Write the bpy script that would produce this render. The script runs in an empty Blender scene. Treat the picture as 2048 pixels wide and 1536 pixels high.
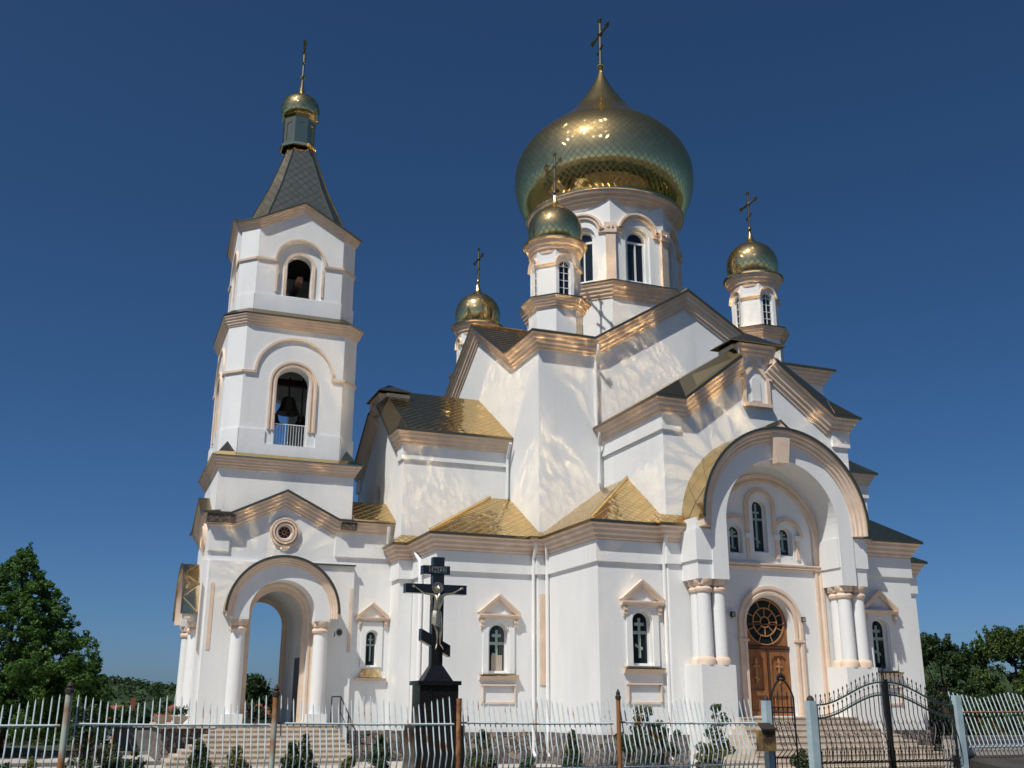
import bpy, bmesh, math, random
from math import pi, sin, cos, radians as rad
from mathutils import Vector as V, Matrix, geometry
import numpy as np
random.seed(7); np.random.seed(7)
sc = bpy.context.scene
COL = sc.collection
# ------------------------------------------------------------ camera
CAMZ = 1.7
f_, pt_, rl_, yw_ = 2093.9, .297789, .0030014, .367489
F_ = V((sin(yw_)*cos(pt_), cos(yw_)*cos(pt_), sin(pt_)))
R0 = V((cos(yw_), -sin(yw_), 0)); U0 = R0.cross(F_)
R_ = R0*cos(rl_) + U0*sin(rl_); U_ = -R0*sin(rl_) + U0*cos(rl_)
cd = bpy.data.cameras.new('camera'); cam = bpy.data.objects.new('camera', cd); COL.objects.link(cam)
cam.matrix_world = Matrix(((R_.x, U_.x, -F_.x, 0), (R_.y, U_.y, -F_.y, 0), (R_.z, U_.z, -F_.z, CAMZ), (0, 0, 0, 1)))
cd.sensor_width = 36; cd.lens = f_/2048*36; cd.clip_end = 5000; cd.clip_start = .1
sc.camera = cam
# ------------------------------------------------------------ sky and sun
SUN = V((-1.42, -1.0, 2.5)).normalized()
el = math.asin(SUN.z); az = math.atan2(SUN.x, SUN.y)
w = bpy.data.worlds.new('World'); sc.world = w; w.use_nodes = True
nt = w.node_tree; nt.nodes.clear()
sky = nt.nodes.new('ShaderNodeTexSky'); sky.sky_type = 'NISHITA'; sky.sun_disc = False
sky.sun_elevation = el; sky.sun_rotation = az; sky.altitude = 0; sky.air_density = .6; sky.dust_density = 1.0; sky.ozone_density = 10
bg = nt.nodes.new('ShaderNodeBackground'); bg.inputs[1].default_value = .066
ow = nt.nodes.new('ShaderNodeOutputWorld')
hs = nt.nodes.new('ShaderNodeHueSaturation'); hs.inputs['Saturation'].default_value = 1.08; hs.inputs['Hue'].default_value = .495
nt.links.new(sky.outputs[0], hs.inputs['Color']); nt.links.new(hs.outputs[0], bg.inputs[0]); nt.links.new(bg.outputs[0], ow.inputs[0])
sd = bpy.data.lights.new('sun', 'SUN'); sun = bpy.data.objects.new('sun', sd); COL.objects.link(sun)
sd.energy = 3.7; sd.angle = rad(.5); sd.color = (1.0, .95, .87)
sun.rotation_euler = SUN.to_track_quat('Z', 'Y').to_euler(); sun.location = (-20, -20, 60)
sc.view_settings.view_transform = 'Standard'; sc.view_settings.look = 'None'
sc.view_settings.exposure = .18; sc.view_settings.gamma = 1
try:
    cy = sc.cycles
    cy.caustics_reflective = True; cy.blur_glossy = .0; cy.sample_clamp_indirect = 60; cy.use_guiding = True; cy.use_surface_guiding = True; cy.guiding_training_samples = 64
    cy.use_denoising = True; cy.max_bounces = 8; cy.glossy_bounces = 5
except Exception: pass
# ------------------------------------------------------------ materials
def mat(name, col, rough=.8, metal=0, spec=.5, emis=None):
    m = bpy.data.materials.new(name); m.use_nodes = True
    b = m.node_tree.nodes['Principled BSDF']
    b.inputs['Base Color'].default_value = (*col, 1); b.inputs['Roughness'].default_value = rough
    b.inputs['Metallic'].default_value = metal; b.inputs['Specular IOR Level'].default_value = spec
    return m
def N(m, t, **k):
    n = m.node_tree.nodes.new(t)
    for a, v in k.items(): setattr(n, a, v)
    return n
def L(m, a, b): m.node_tree.links.new(a, b)
def noise_col(m, c1, c2, scale=2, detail=4, lo=.35, hi=.65, bump=0, bscale=None, bdist=.02, stretch=None):
    b = m.node_tree.nodes['Principled BSDF']
    g = N(m, 'ShaderNodeNewGeometry'); mp = N(m, 'ShaderNodeMapping'); L(m, g.outputs['Position'], mp.inputs[0])
    if stretch: mp.inputs['Scale'].default_value = stretch
    n = N(m, 'ShaderNodeTexNoise'); n.inputs['Scale'].default_value = scale; n.inputs['Detail'].default_value = detail
    L(m, mp.outputs[0], n.inputs['Vector'])
    r = N(m, 'ShaderNodeValToRGB'); r.color_ramp.elements[0].position = lo; r.color_ramp.elements[1].position = hi
    r.color_ramp.elements[0].color = (*c1, 1); r.color_ramp.elements[1].color = (*c2, 1)
    L(m, n.outputs['Fac'], r.inputs[0]); L(m, r.outputs[0], b.inputs['Base Color'])
    if bump:
        n2 = N(m, 'ShaderNodeTexNoise'); n2.inputs['Scale'].default_value = bscale or scale*6; n2.inputs['Detail'].default_value = 4
        L(m, g.outputs['Position'], n2.inputs['Vector'])
        bp = N(m, 'ShaderNodeBump'); bp.inputs['Strength'].default_value = bump; bp.inputs['Distance'].default_value = bdist
        L(m, n2.outputs['Fac'], bp.inputs['Height']); L(m, bp.outputs[0], b.inputs['Normal'])
    return r
M = {}
m = M['white'] = mat('white plaster', (.8, .8, .8), .85, spec=.3)
noise_col(m, (.735, .75, .745), (.80, .808, .795), 1.1, 7, .33, .60, bump=.25, bscale=9, bdist=.02, stretch=(1, 1, .35))
bs_ = m.node_tree.nodes['Principled BSDF']; lk = bs_.inputs['Base Color'].links[0].from_socket
g_ = N(m, 'ShaderNodeNewGeometry'); mp_ = N(m, 'ShaderNodeMapping'); mp_.inputs['Scale'].default_value = (2.6, 2.6, .16); L(m, g_.outputs['Position'], mp_.inputs[0])
ns_ = N(m, 'ShaderNodeTexNoise'); ns_.inputs['Scale'].default_value = 1.6; ns_.inputs['Detail'].default_value = 6; L(m, mp_.outputs[0], ns_.inputs['Vector'])
mr_ = N(m, 'ShaderNodeMapRange'); mr_.inputs['From Min'].default_value = .54; mr_.inputs['From Max'].default_value = .75; mr_.inputs['To Max'].default_value = .22; L(m, ns_.outputs['Fac'], mr_.inputs['Value'])
mx_ = N(m, 'ShaderNodeMix', data_type='RGBA'); mx_.inputs[7].default_value = (.60, .585, .55, 1); L(m, mr_.outputs[0], mx_.inputs[0]); L(m, lk, mx_.inputs[6]); L(m, mx_.outputs[2], bs_.inputs['Base Color'])
m = M['peach'] = mat('peach plaster', (.8, .6, .45), .85, spec=.3)
noise_col(m, (.68, .53, .405), (.78, .625, .495), 2.2, 7, bump=.12, bscale=14, bdist=.01)
m = M['dirty'] = mat('weathered stone', (.2, .17, .15), .95); noise_col(m, (.05, .042, .036), (.20, .15, .12), 14, 5, .42, .66)
def tilemat(name, base, rough, tilt, seam=.035, seamcol=.35, metal=1.0, ramp=.06, bs=.35, bd=.012, sheen=.25, srough=.42, nsc=1.3, seamlit=False, nm=2.2):
    m = bpy.data.materials.new(name); m.use_nodes = True
    b = m.node_tree.nodes['Principled BSDF']; b.inputs['Metallic'].default_value = metal; b.inputs['Roughness'].default_value = rough; b.inputs['Specular Tint'].default_value = (.80, .72, .55, 1)
    uv = N(m, 'ShaderNodeUVMap'); sx = N(m, 'ShaderNodeSeparateXYZ'); L(m, uv.outputs[0], sx.inputs[0])
    def ma(op, a, c=None, v=None):
        q = N(m, 'ShaderNodeMath', operation=op)
        L(m, a, q.inputs[0])
        if c is not None: L(m, c, q.inputs[1])
        elif v is not None: q.inputs[1].default_value = v
        return q.outputs[0]
    A = ma('ADD', sx.outputs[0], sx.outputs[1]); B = ma('SUBTRACT', sx.outputs[0], sx.outputs[1])
    fa, fb = ma('FLOOR', A), ma('FLOOR', B)
    cx = N(m, 'ShaderNodeCombineXYZ'); L(m, fa, cx.inputs[0]); L(m, fb, cx.inputs[1])
    g = N(m, 'ShaderNodeNewGeometry'); oi = N(m, 'ShaderNodeObjectInfo'); L(m, oi.outputs['Random'], cx.inputs[2])
    wn = N(m, 'ShaderNodeTexWhiteNoise'); L(m, cx.outputs[0], wn.inputs[0])
    sb = N(m, 'ShaderNodeVectorMath', operation='SUBTRACT'); L(m, wn.outputs['Color'], sb.inputs[0]); sb.inputs[1].default_value = (.5, .5, .5)
    s1 = N(m, 'ShaderNodeVectorMath', operation='SCALE'); L(m, sb.outputs[0], s1.inputs[0]); s1.inputs['Scale'].default_value = tilt
    # sheet-metal dents and waves
    nz = N(m, 'ShaderNodeTexNoise'); nz.inputs['Scale'].default_value = nsc; nz.inputs['Detail'].default_value = 2.5
    cvec = N(m, 'ShaderNodeVectorMath', operation='ADD'); L(m, g.outputs['Position'], cvec.inputs[0]); L(m, wn.outputs['Color'], cvec.inputs[1]); L(m, cvec.outputs[0], nz.inputs['Vector'])
    s2 = N(m, 'ShaderNodeVectorMath', operation='SUBTRACT'); L(m, nz.outputs['Color'], s2.inputs[0]); s2.inputs[1].default_value = (.5, .5, .5)
    s3 = N(m, 'ShaderNodeVectorMath', operation='SCALE'); L(m, s2.outputs[0], s3.inputs[0]); s3.inputs['Scale'].default_value = tilt*nm
    ad = N(m, 'ShaderNodeVectorMath', operation='ADD'); L(m, s1.outputs[0], ad.inputs[0]); L(m, s3.outputs[0], ad.inputs[1])
    # raised folded edges: pillow slope near the seams
    ra, rb = ma('FRACT', A), ma('FRACT', B)
    ea = ma('MINIMUM', ra, ma('SUBTRACT', ra, v=1.0)); 
    da = ma('MINIMUM', ra, ma('MULTIPLY', ma('SUBTRACT', ra, v=1.0), v=-1.0)); db = ma('MINIMUM', rb, ma('MULTIPLY', ma('SUBTRACT', rb, v=1.0), v=-1.0))
    dd = ma('MINIMUM', da, db)
    ss = N(m, 'ShaderNodeMapRange'); ss.inputs['From Min'].default_value = 0; ss.inputs['From Max'].default_value = ramp; ss.interpolation_type = 'SMOOTHSTEP'
    L(m, dd, ss.inputs['Value'])
    bp = N(m, 'ShaderNodeBump'); bp.inputs['Strength'].default_value = bs; bp.inputs['Distance'].default_value = bd
    L(m, ss.outputs[0], bp.inputs['Height'])
    ad2 = N(m, 'ShaderNodeVectorMath', operation='ADD'); L(m, ad.outputs[0], ad2.inputs[0]); L(m, g.outputs['Normal'], ad2.inputs[1])
    nn = N(m, 'ShaderNodeVectorMath', operation='NORMALIZE'); L(m, ad2.outputs[0], nn.inputs[0])
    L(m, nn.outputs[0], bp.inputs['Normal']); L(m, bp.outputs[0], b.inputs['Normal'])
    mr = N(m, 'ShaderNodeMapRange'); mr.inputs['From Min'].default_value = seam*.4; mr.inputs['From Max'].default_value = seam; L(m, dd, mr.inputs['Value'])
    mx = N(m, 'ShaderNodeMix', data_type='RGBA'); L(m, mr.outputs[0], mx.inputs[0])
    mx.inputs[6].default_value = (base[0]*seamcol, base[1]*seamcol*.8, base[2]*seamcol*.7, 1)
    vr = N(m, 'ShaderNodeMapRange'); L(m, wn.outputs['Value'], vr.inputs['Value']); vr.inputs['To Min'].default_value = .86; vr.inputs['To Max'].default_value = 1.0
    vs = N(m, 'ShaderNodeVectorMath', operation='SCALE'); vs.inputs[0].default_value = base; L(m, vr.outputs[0], vs.inputs['Scale'])
    L(m, vs.outputs[0], mx.inputs[7]); L(m, mx.outputs[2], b.inputs['Base Color'])
    gl = N(m, 'ShaderNodeBsdfAnisotropic'); gl.inputs['Roughness'].default_value = srough; L(m, mx.outputs[2], gl.inputs['Color']); L(m, nn.outputs[0], gl.inputs['Normal'])
    ms = N(m, 'ShaderNodeMixShader'); ms.inputs[0].default_value = sheen
    if seamlit: mf = N(m, 'ShaderNodeMapRange'); mf.inputs['To Min'].default_value = .45; mf.inputs['To Max'].default_value = sheen; L(m, mr.outputs[0], mf.inputs['Value']); L(m, mf.outputs[0], ms.inputs[0])
    o = m.node_tree.nodes['Material Output']; L(m, b.outputs[0], ms.inputs[1]); L(m, gl.outputs[0], ms.inputs[2]); L(m, ms.outputs[0], o.inputs[0])
    return m
GOLD = (.86, .65, .36)
M['roof'] = tilemat('gilded roof sheets', GOLD, .07, .048, .06, .7, bs=.6, bd=.014, ramp=.10, sheen=.09, nsc=1.7, nm=3.6, seamlit=True, srough=.38)
M['spire'] = tilemat('gilded spire sheets', (.80, .66, .40), .12, .02, .045, .35, sheen=.12)
M['dome'] = tilemat('gilded dome sheets', (.95, .68, .29), .055, .024, .035, .3, sheen=.09, srough=.5)
M['dome_s'] = tilemat('gilded small dome sheets', (.94, .68, .29), .07, .035, .03, .3, sheen=.08, srough=.5)
M['hood'] = tilemat('gilded hood sheets', (.74, .57, .32), .10, .05, .02, .35, bs=.5, bd=.02, ramp=.05, sheen=.1, nsc=1.0)
m = M['gold'] = mat('polished brass', (.82, .62, .33), .15, 1.0); m.node_tree.nodes['Principled BSDF'].inputs['Specular Tint'].default_value = (.8, .7, .5, 1)
n = N(m, 'ShaderNodeTexNoise'); n.inputs['Scale'].default_value = 3; g = N(m, 'ShaderNodeNewGeometry'); L(m, g.outputs['Position'], n.inputs['Vector'])
bp = N(m, 'ShaderNodeBump'); bp.inputs['Strength'].default_value = .25; bp.inputs['Distance'].default_value = .05; L(m, n.outputs['Fac'], bp.inputs['Height']); L(m, bp.outputs[0], m.node_tree.nodes['Principled BSDF'].inputs['Normal'])
M['flash'] = mat('tarnished flashing', (.26, .215, .13), .33, .95)
M['glass'] = mat('dark glass', (.012, .018, .022), .06, spec=.6)
M['tracery'] = mat('pale green tracery', (.32, .42, .36), .6)
M['frame'] = mat('white frame', (.78, .78, .76), .5)
m = M['wood'] = mat('varnished wood', (.3, .12, .04), .45)
noise_col(m, (.18, .072, .024), (.34, .145, .05), 7, 5, .3, .7, bump=.1, bscale=30, bdist=.004, stretch=(4, 4, .5))
M['wood2'] = mat('dark wood', (.07, .03, .015), .5)
M['woodcarve'] = mat('carved wood', (.45, .21, .08), .5)
m = M['stone'] = mat('rubble stone', (.2, .17, .15), .95)
vo = N(m, 'ShaderNodeTexVoronoi'); vo.inputs['Scale'].default_value = 5.5; g = N(m, 'ShaderNodeNewGeometry'); L(m, g.outputs['Position'], vo.inputs['Vector'])
ve = N(m, 'ShaderNodeTexVoronoi', feature='DISTANCE_TO_EDGE'); ve.inputs['Scale'].default_value = 5.5; L(m, g.outputs['Position'], ve.inputs['Vector'])
rp = N(m, 'ShaderNodeValToRGB'); e = rp.color_ramp.elements; e[0].color = (.10, .085, .08, 1); e[1].color = (.30, .235, .19, 1); e2 = rp.color_ramp.elements.new(.5); e2.color = (.17, .15, .145, 1)
sp = N(m, 'ShaderNodeSeparateColor'); L(m, vo.outputs['Color'], sp.inputs[0]); L(m, sp.outputs[0], rp.inputs[0])
mr = N(m, 'ShaderNodeMapRange'); mr.inputs['From Max'].default_value = .08; L(m, ve.outputs['Distance'], mr.inputs['Value'])
mx = N(m, 'ShaderNodeMix', data_type='RGBA'); mx.inputs[6].default_value = (.12, .11, .10, 1); L(m, mr.outputs[0], mx.inputs[0]); L(m, rp.outputs[0], mx.inputs[7]); L(m, mx.outputs[2], m.node_tree.nodes['Principled BSDF'].inputs['Base Color'])
bp = N(m, 'ShaderNodeBump'); bp.inputs['Distance'].default_value = .05; L(m, mr.outputs[0], bp.inputs['Height']); L(m, bp.outputs[0], m.node_tree.nodes['Principled BSDF'].inputs['Normal'])
m = M['step'] = mat('tiled steps', (.6, .5, .4), .6); noise_col(m, (.45, .385, .31), (.58, .50, .41), 2.5, 8, bump=.15)
m = M['granite'] = mat('black polished granite', (.01, .01, .011), .12, spec=.6); noise_col(m, (.004, .004, .005), (.02, .02, .021), 60, 2)
m = M['bronze'] = mat('silvered bronze', (.42, .40, .30), .42, .85); noise_col(m, (.22, .21, .15), (.52, .49, .38), 25, 4, .3, .6)
m = M['paint'] = mat('weathered blue paint', (.45, .56, .58), .55)
noise_col(m, (.30, .16, .07), (.50, .61, .64), 5, 6, .32, .44, stretch=(1, 1, .8))
m = M['paint2'] = mat('rusty post paint', (.4, .3, .2), .7)
noise_col(m, (.30, .13, .045), (.42, .48, .42), 3.2, 6, .47, .62, bump=.2, bscale=20, bdist=.004, stretch=(1, 1, .6))
m = M['rusty'] = mat('rust', (.3, .13, .05), .85); noise_col(m, (.16, .06, .025), (.42, .20, .08), 8, 6, .35, .65, bump=.3, bscale=25, bdist=.004)
m = M['bluepost'] = mat('pale blue painted steel', (.42, .55, .60), .5); noise_col(m, (.36, .48, .53), (.47, .6, .65), 3, 5)
M['iron'] = mat('black wrought iron', (.012, .012, .014), .45)
M['irong'] = mat('dark green iron', (.02, .06, .05), .5)
M['cap'] = mat('dark post cap', (.03, .022, .02), .7)
m = M['box'] = mat('rusty mailbox', (.3, .2, .06), .6); noise_col(m, (.07, .04, .028), (.30, .20, .06), 5, 5, .42, .66)
M['pipe'] = mat('white drainpipe', (.80, .80, .80), .4)
m = M['pave'] = mat('concrete paving', (.5, .46, .4), .9); noise_col(m, (.40, .37, .33), (.52, .48, .43), .9, 8, .3, .7, bump=.2, bscale=12)
m = M['asphalt'] = mat('asphalt', (.05, .05, .05), .95); noise_col(m, (.032, .029, .026), (.06, .056, .05), 1.2, 8, bump=.5, bscale=40)
m = M['grass'] = mat('grass ground', (.05, .09, .02), .95); noise_col(m, (.032, .040, .018), (.062, .066, .032), .4, 8, .35, .65, bump=.6, bscale=8, bdist=.1)
m = M['concrete'] = mat('grey concrete', (.25, .25, .23), .95); noise_col(m, (.17, .165, .155), (.28, .27, .255), 1.5, 6, bump=.3)
m = M['forest'] = mat('forest', (.03, .06, .015), .95); noise_col(m, (.012, .03, .010), (.045, .085, .02), .12, 6, .35, .65)
m = M['bark'] = mat('bark', (.08, .06, .045), .95); noise_col(m, (.05, .035, .025), (.12, .09, .07), 6, 5, bump=.6, bscale=15)
m = M['redroof'] = mat('red roof tiles', (.25, .07, .04), .9); noise_col(m, (.17, .045, .03), (.30, .09, .055), 2, 6)
M['soil'] = mat('soil', (.05, .035, .025), .95)
M['black'] = mat('black plastic', (.015, .015, .015), .4)
M['horn'] = mat('grey horn', (.3, .3, .3), .5)
M['pot'] = mat('stone flower pot', (.45, .38, .30), .9)
M['room'] = mat('dark interior', (.03, .028, .026), .9)
M['bell'] = mat('dark bell bronze', (.05, .04, .025), .45, .8)
def leafmat(name, c1, c2, tr=.35):
    m = bpy.data.materials.new(name); m.use_nodes = True; t = m.node_tree; b = t.nodes['Principled BSDF']
    b.inputs['Roughness'].default_value = .55; b.inputs['Specular IOR Level'].default_value = .35
    at = N(m, 'ShaderNodeAttribute', attribute_name='tone'); mx = N(m, 'ShaderNodeMix', data_type='RGBA')
    mx.inputs[6].default_value = (*c1, 1); mx.inputs[7].default_value = (*c2, 1); L(m, at.outputs['Fac'], mx.inputs[0]); L(m, mx.outputs[2], b.inputs['Base Color'])
    tl = N(m, 'ShaderNodeBsdfTranslucent'); L(m, mx.outputs[2], tl.inputs[0]); ms = N(m, 'ShaderNodeMixShader'); ms.inputs[0].default_value = tr
    o = t.nodes['Material Output']; L(m, b.outputs[0], ms.inputs[1]); L(m, tl.outputs[0], ms.inputs[2]); L(m, ms.outputs[0], o.inputs[0])
    return m
M['leaf_lime'] = leafmat('lime leaves', (.024, .07, .012), (.095, .20, .035))
M['leaf_dark'] = leafmat('dark leaves', (.015, .035, .012), (.05, .10, .025))
M['leaf_willow'] = leafmat('willow leaves', (.03, .065, .014), (.13, .20, .045))
M['leaf_thuja'] = leafmat('thuja leaves', (.018, .035, .014), (.06, .10, .03), .15)
M['leaf_gold'] = leafmat('yellow-green leaves', (.07, .08, .02), (.20, .19, .05), .2)
M['leaf_rose'] = leafmat('rose leaves', (.03, .05, .02), (.10, .14, .05), .3)
M['flower'] = leafmat('flowers', (.25, .22, .18), (.6, .55, .45), .2)
# ------------------------------------------------------------ mesh helpers
Z = V((0, 0, 1))
class Fr:
    """facade frame: s to the right, o outward, z up"""
    def __init__(s, O, n): s.O = V(O); s.n = V(n).normalized(); s.u = Z.cross(s.n)
    def P(s, a, o, z): return s.O + s.u*a + s.n*o + Z*z
class MB:
    def __init__(s): s.v = []; s.f = []; s.uv = {}; s.g = []
    def add(s, vs, fs, uvs=None):
        k = len(s.v); s.v += [tuple(x) for x in vs]; s.g.append((k, len(s.v), len(s.f), len(s.f)+len(fs)))
        for i, f in enumerate(fs):
            s.f.append([k+j for j in f])
            if uvs: s.uv[len(s.f)-1] = uvs[i]
    def box(s, fr, s0, s1, o0, o1, z0, z1):
        p = [fr.P(a, o, z) for z in (z0, z1) for a, o in ((s0, o0), (s1, o0), (s1, o1), (s0, o1))]
        s.add(p, [(3, 2, 1, 0), (4, 5, 6, 7), (0, 1, 5, 4), (1, 2, 6, 5), (2, 3, 7, 6), (3, 0, 4, 7)])
    def prism(s, fr, poly, o0, o1):
        n = len(poly); p = [fr.P(a, o, z) for o in (o0, o1) for a, z in poly]
        tri = geometry.tessellate_polygon([[V((a, z, 0)) for a, z in poly]])
        s.add(p, [tuple(t) for t in tri] + [tuple(n+j for j in reversed(t)) for t in tri] + [(i, (i+1) % n, n+(i+1) % n, n+i) for i in range(n)])
    def wall(s, fr, outer, holes=(), o=0, depth=.3, back=False, edge=False):
        loops = [outer]+list(holes); pts = [q for l in loops for q in l]
        tri = geometry.tessellate_polygon([[V((a, z, 0)) for a, z in l] for l in loops])
        s.add([fr.P(a, o, z) for a, z in pts], tri)
        if back: s.add([fr.P(a, o-depth, z) for a, z in pts], tri)
        for l in (list(holes)+([outer] if edge else [])):
            n = len(l); s.add([fr.P(a, oo, z) for oo in (o, o-depth) for a, z in l], [(i, (i+1) % n, n+(i+1) % n, n+i) for i in range(n)])
    def sweep(s, path, prof, normals=None, closed=False, caps=True):
        P = [V(p) for p in path]; n = len(P); ns = n if closed else n-1; seg = []
        for i in range(ns):
            a, b = P[i], P[(i+1) % n]; d = (b-a).normalized()
            nn = normals if isinstance(normals, V) else (normals[i] if normals else V((d.x, d.y, 0)).normalized().cross(Z))
            up = nn.cross(d).normalized(); seg.append((d, nn, up))
        def lp(i, a, b, j):
            d, nn, up = seg[i]; return P[j] + nn*a + up*b
        rows = []
        for j in range(n):
            row = []
            for (a, b) in prof:
                if closed: i0, i1 = (j-1) % n, j % n
                else: i0, i1 = j-1, j
                if i0 < 0 and not closed: row.append(lp(0, a, b, j)); continue
                if i1 >= ns: row.append(lp(ns-1, a, b, j)); continue
                p, q = lp(i0, a, b, j), lp(i1, a, b, j); d1, d2 = seg[i0][0], seg[i1][0]
                if d1.dot(d2) > .9999: row.append((p+q)/2); continue
                r = geometry.intersect_line_line(p, p+d1, q, q+d2)
                row.append((r[0]+r[1])/2 if r else (p+q)/2)
            rows.append(row)
        k = len(prof); vs = [v for r in rows for v in r]; fs = []
        for j in range(ns):
            j2 = (j+1) % n
            for i in range(k): fs.append((j*k+i, j*k+(i+1) % k, j2*k+(i+1) % k, j2*k+i))
        if caps and not closed:
            tri = geometry.tessellate_polygon([[V((a, b, 0)) for a, b in prof]])
            fs += [tuple(t) for t in tri] + [tuple((n-1)*k+q for q in t) for t in tri]
        s.add(vs, fs)
    def roof(s, pts, t=.31, thick=.05):
        P = [V(p) for p in pts]; nn = V((0, 0, 0))
        for i in range(len(P)): nn += P[i].cross(P[(i+1) % len(P)])
        nn.normalize()
        if nn.z < 0: nn = -nn; P.reverse()
        h = Z.cross(nn)
        h = h.normalized() if h.length > 1e-4 else V((1, 0, 0))
        sl = nn.cross(h)
        s.add(P, [tuple(range(len(P)))], [[(p.dot(h)/t, p.dot(sl)/t) for p in P]])
        n = len(P); Q = P+[p-nn*thick for p in P]
        s.add(Q, [(i, n+i, n+(i+1) % n, (i+1) % n) for i in range(n)]+[tuple(range(2*n-1, n-1, -1))])
    def lathe(s, prof, c, n=24, uvn=None, tv=.42, smooth=True, off=0.0):
        c = V(c); k = len(prof); vs = []; ln = [0]
        for i in range(1, k): ln.append(ln[-1]+math.hypot(prof[i][0]-prof[i-1][0], prof[i][1]-prof[i-1][1]))
        for j in range(n):
            a = 2*pi*(j+off)/n
            vs += [c+V((r*cos(a), r*sin(a), z)) for r, z in prof]
        fs = []; uvs = []
        for j in range(n):
            for i in range(k-1):
                j2 = (j+1) % n; fs.append((j*k+i, j2*k+i, j2*k+i+1, j*k+i+1))
                if uvn: 
                    a0, a1 = j/n*uvn, (j+1)/n*uvn; v0, v1 = ln[i]/tv, ln[i+1]/tv
                    uvs.append([(a0, v0), (a1, v0), (a1, v1), (a0, v1)])
        for i, top in ((0, 0), (k-1, 1)):
            if prof[i][0] > 1e-3:
                f = tuple(j*k+i for j in range(n)); fs.append(f if top else f[::-1])
                if uvn: uvs.append([(0, 0)]*n)
        s.add(vs, fs, uvs if uvn else None)
    def tube(s, pts, r, n=8, rs=None):
        P = [V(p) for p in pts]; vs = []; up = None
        for i, p in enumerate(P):
            d = (P[min(i+1, len(P)-1)]-P[max(i-1, 0)]).normalized()
            if up is None or abs(d.dot(up)) > .95: up = V((0, 0, 1)) if abs(d.z) < .9 else V((1, 0, 0))
            a = d.cross(up).normalized(); b = a.cross(d).normalized(); up = b
            rr = rs[i] if rs else r
            vs += [p+a*cos(2*pi*j/n)*rr+b*sin(2*pi*j/n)*rr for j in range(n)]
        fs = [(i*n+j, i*n+(j+1) % n, (i+1)*n+(j+1) % n, (i+1)*n+j) for i in range(len(P)-1) for j in range(n)]
        fs += [tuple(range(n))[::-1], tuple((len(P)-1)*n+j for j in range(n))]
        s.add(vs, fs)
    def split(s, eps=.04):
        G = s.g; bb = []
        for a, b, _, _ in G:
            q = s.v[a:b]; bb.append(([min(p[i] for p in q)-eps for i in range(3)], [max(p[i] for p in q)+eps for i in range(3)]))
        par = list(range(len(G)))
        def fd(i):
            while par[i] != i: i = par[i]
            return i
        for i in range(len(G)):
            for j in range(i):
                if all(bb[i][0][k] <= bb[j][1][k] and bb[j][0][k] <= bb[i][1][k] for k in range(3)): par[fd(i)] = fd(j)
        out = {}
        for i, (a, b, f0, f1) in enumerate(G):
            m = out.setdefault(fd(i), MB()); o = len(m.v)-a
            m.v += s.v[a:b]; n0 = len(m.f); m.f += [[x+o for x in f] for f in s.f[f0:f1]]
            for k in range(f0, f1):
                if k in s.uv: m.uv[n0+k-f0] = s.uv[k]
        return list(out.values())
    def build(s, name, m, parent=None, smooth=False, off=None, split=None):
        if len(s.g) > 1 and (split if split is not None else (parent is not None and not smooth)):
            r = None
            for p in s.split():
                o = p.build(name, m, parent, smooth, off, False); r = r or o
            return r
        me = bpy.data.meshes.new(name); off = V(off) if off is not None else (parent_origin(parent) if parent else V((0, 0, 0)))
        me.from_pydata([tuple(V(v)-off) for v in s.v], [], s.f); me.update()
        if s.uv:
            ul = me.uv_layers.new(name='UVMap')
            for fi, uvs in s.uv.items():
                p = me.polygons[fi]
                for k, li in enumerate(p.loop_indices): ul.data[li].uv = uvs[k]
        bm = bmesh.new(); bm.from_mesh(me); bmesh.ops.recalc_face_normals(bm, faces=bm.faces); bm.to_mesh(me); bm.free()
        if smooth:
            for p in me.polygons: p.use_smooth = True
            try: me.set_sharp_from_angle(angle=rad(35))
            except Exception: pass
        me.materials.append(M[m] if isinstance(m, str) else m)
        o = bpy.data.objects.new(name, me); COL.objects.link(o)
        if parent: o.parent = parent
        else: o.location = off
        return o
def parent_origin(p):
    o = V((0, 0, 0))
    while p: o += p.location; p = p.parent
    return o
def tag(o, label=None, cat=None, group=None, kind=None):
    if label: o['label'] = label
    if cat: o['category'] = cat
    if group: o['group'] = group
    if kind: o['kind'] = kind
    return o
def thing(name, label, cat, loc, group=None):
    o = bpy.data.objects.new(name, None); COL.objects.link(o); o.location = loc; o.empty_display_size = .3
    return tag(o, label, cat, group)
def arch(c, h, z0, zs, n=20, rz=None):
    rz = rz or h
    return [(c-h, z0)] + [(c-h*cos(pi*i/n), zs+rz*sin(pi*i/n)) for i in range(n+1)] + [(c+h, z0)]
def archpath(fr, c, h, z0, zs, o=0, n=24):
    q = arch(c, h, z0, zs, n)
    q = q[1:-1] if z0 >= zs-1e-6 else q
    return [fr.P(a, o, z) for a, z in q]
CORN = [(-.02, -.55), (.05, -.55), (.06, -.47), (.12, -.44), (.12, -.36), (.19, -.31), (.20, -.22), (.27, -.17), (.28, -.08), (.34, -.05), (.35, 0), (-.02, 0)]
def sc_prof(k, kz=None): kz = kz or k; return [(a*k if a > 0 else a, b*kz) for a, b in CORN]
TK = .62   # tower cornices project less
EDGE = [(-.02, .0), (.36, .0), (.36, -.04), (.39, -.04), (.39, .035), (-.02, .035)]
def sc_edge(k): return [(a*k if i in (1, 2, 3, 4) else a, b) for i, (a, b) in enumerate(EDGE)]
FS = V((0, -1, 0)); FW = V((-1, 0, 0)); FE = V((1, 0, 0)); FN = V((0, 1, 0))

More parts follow.
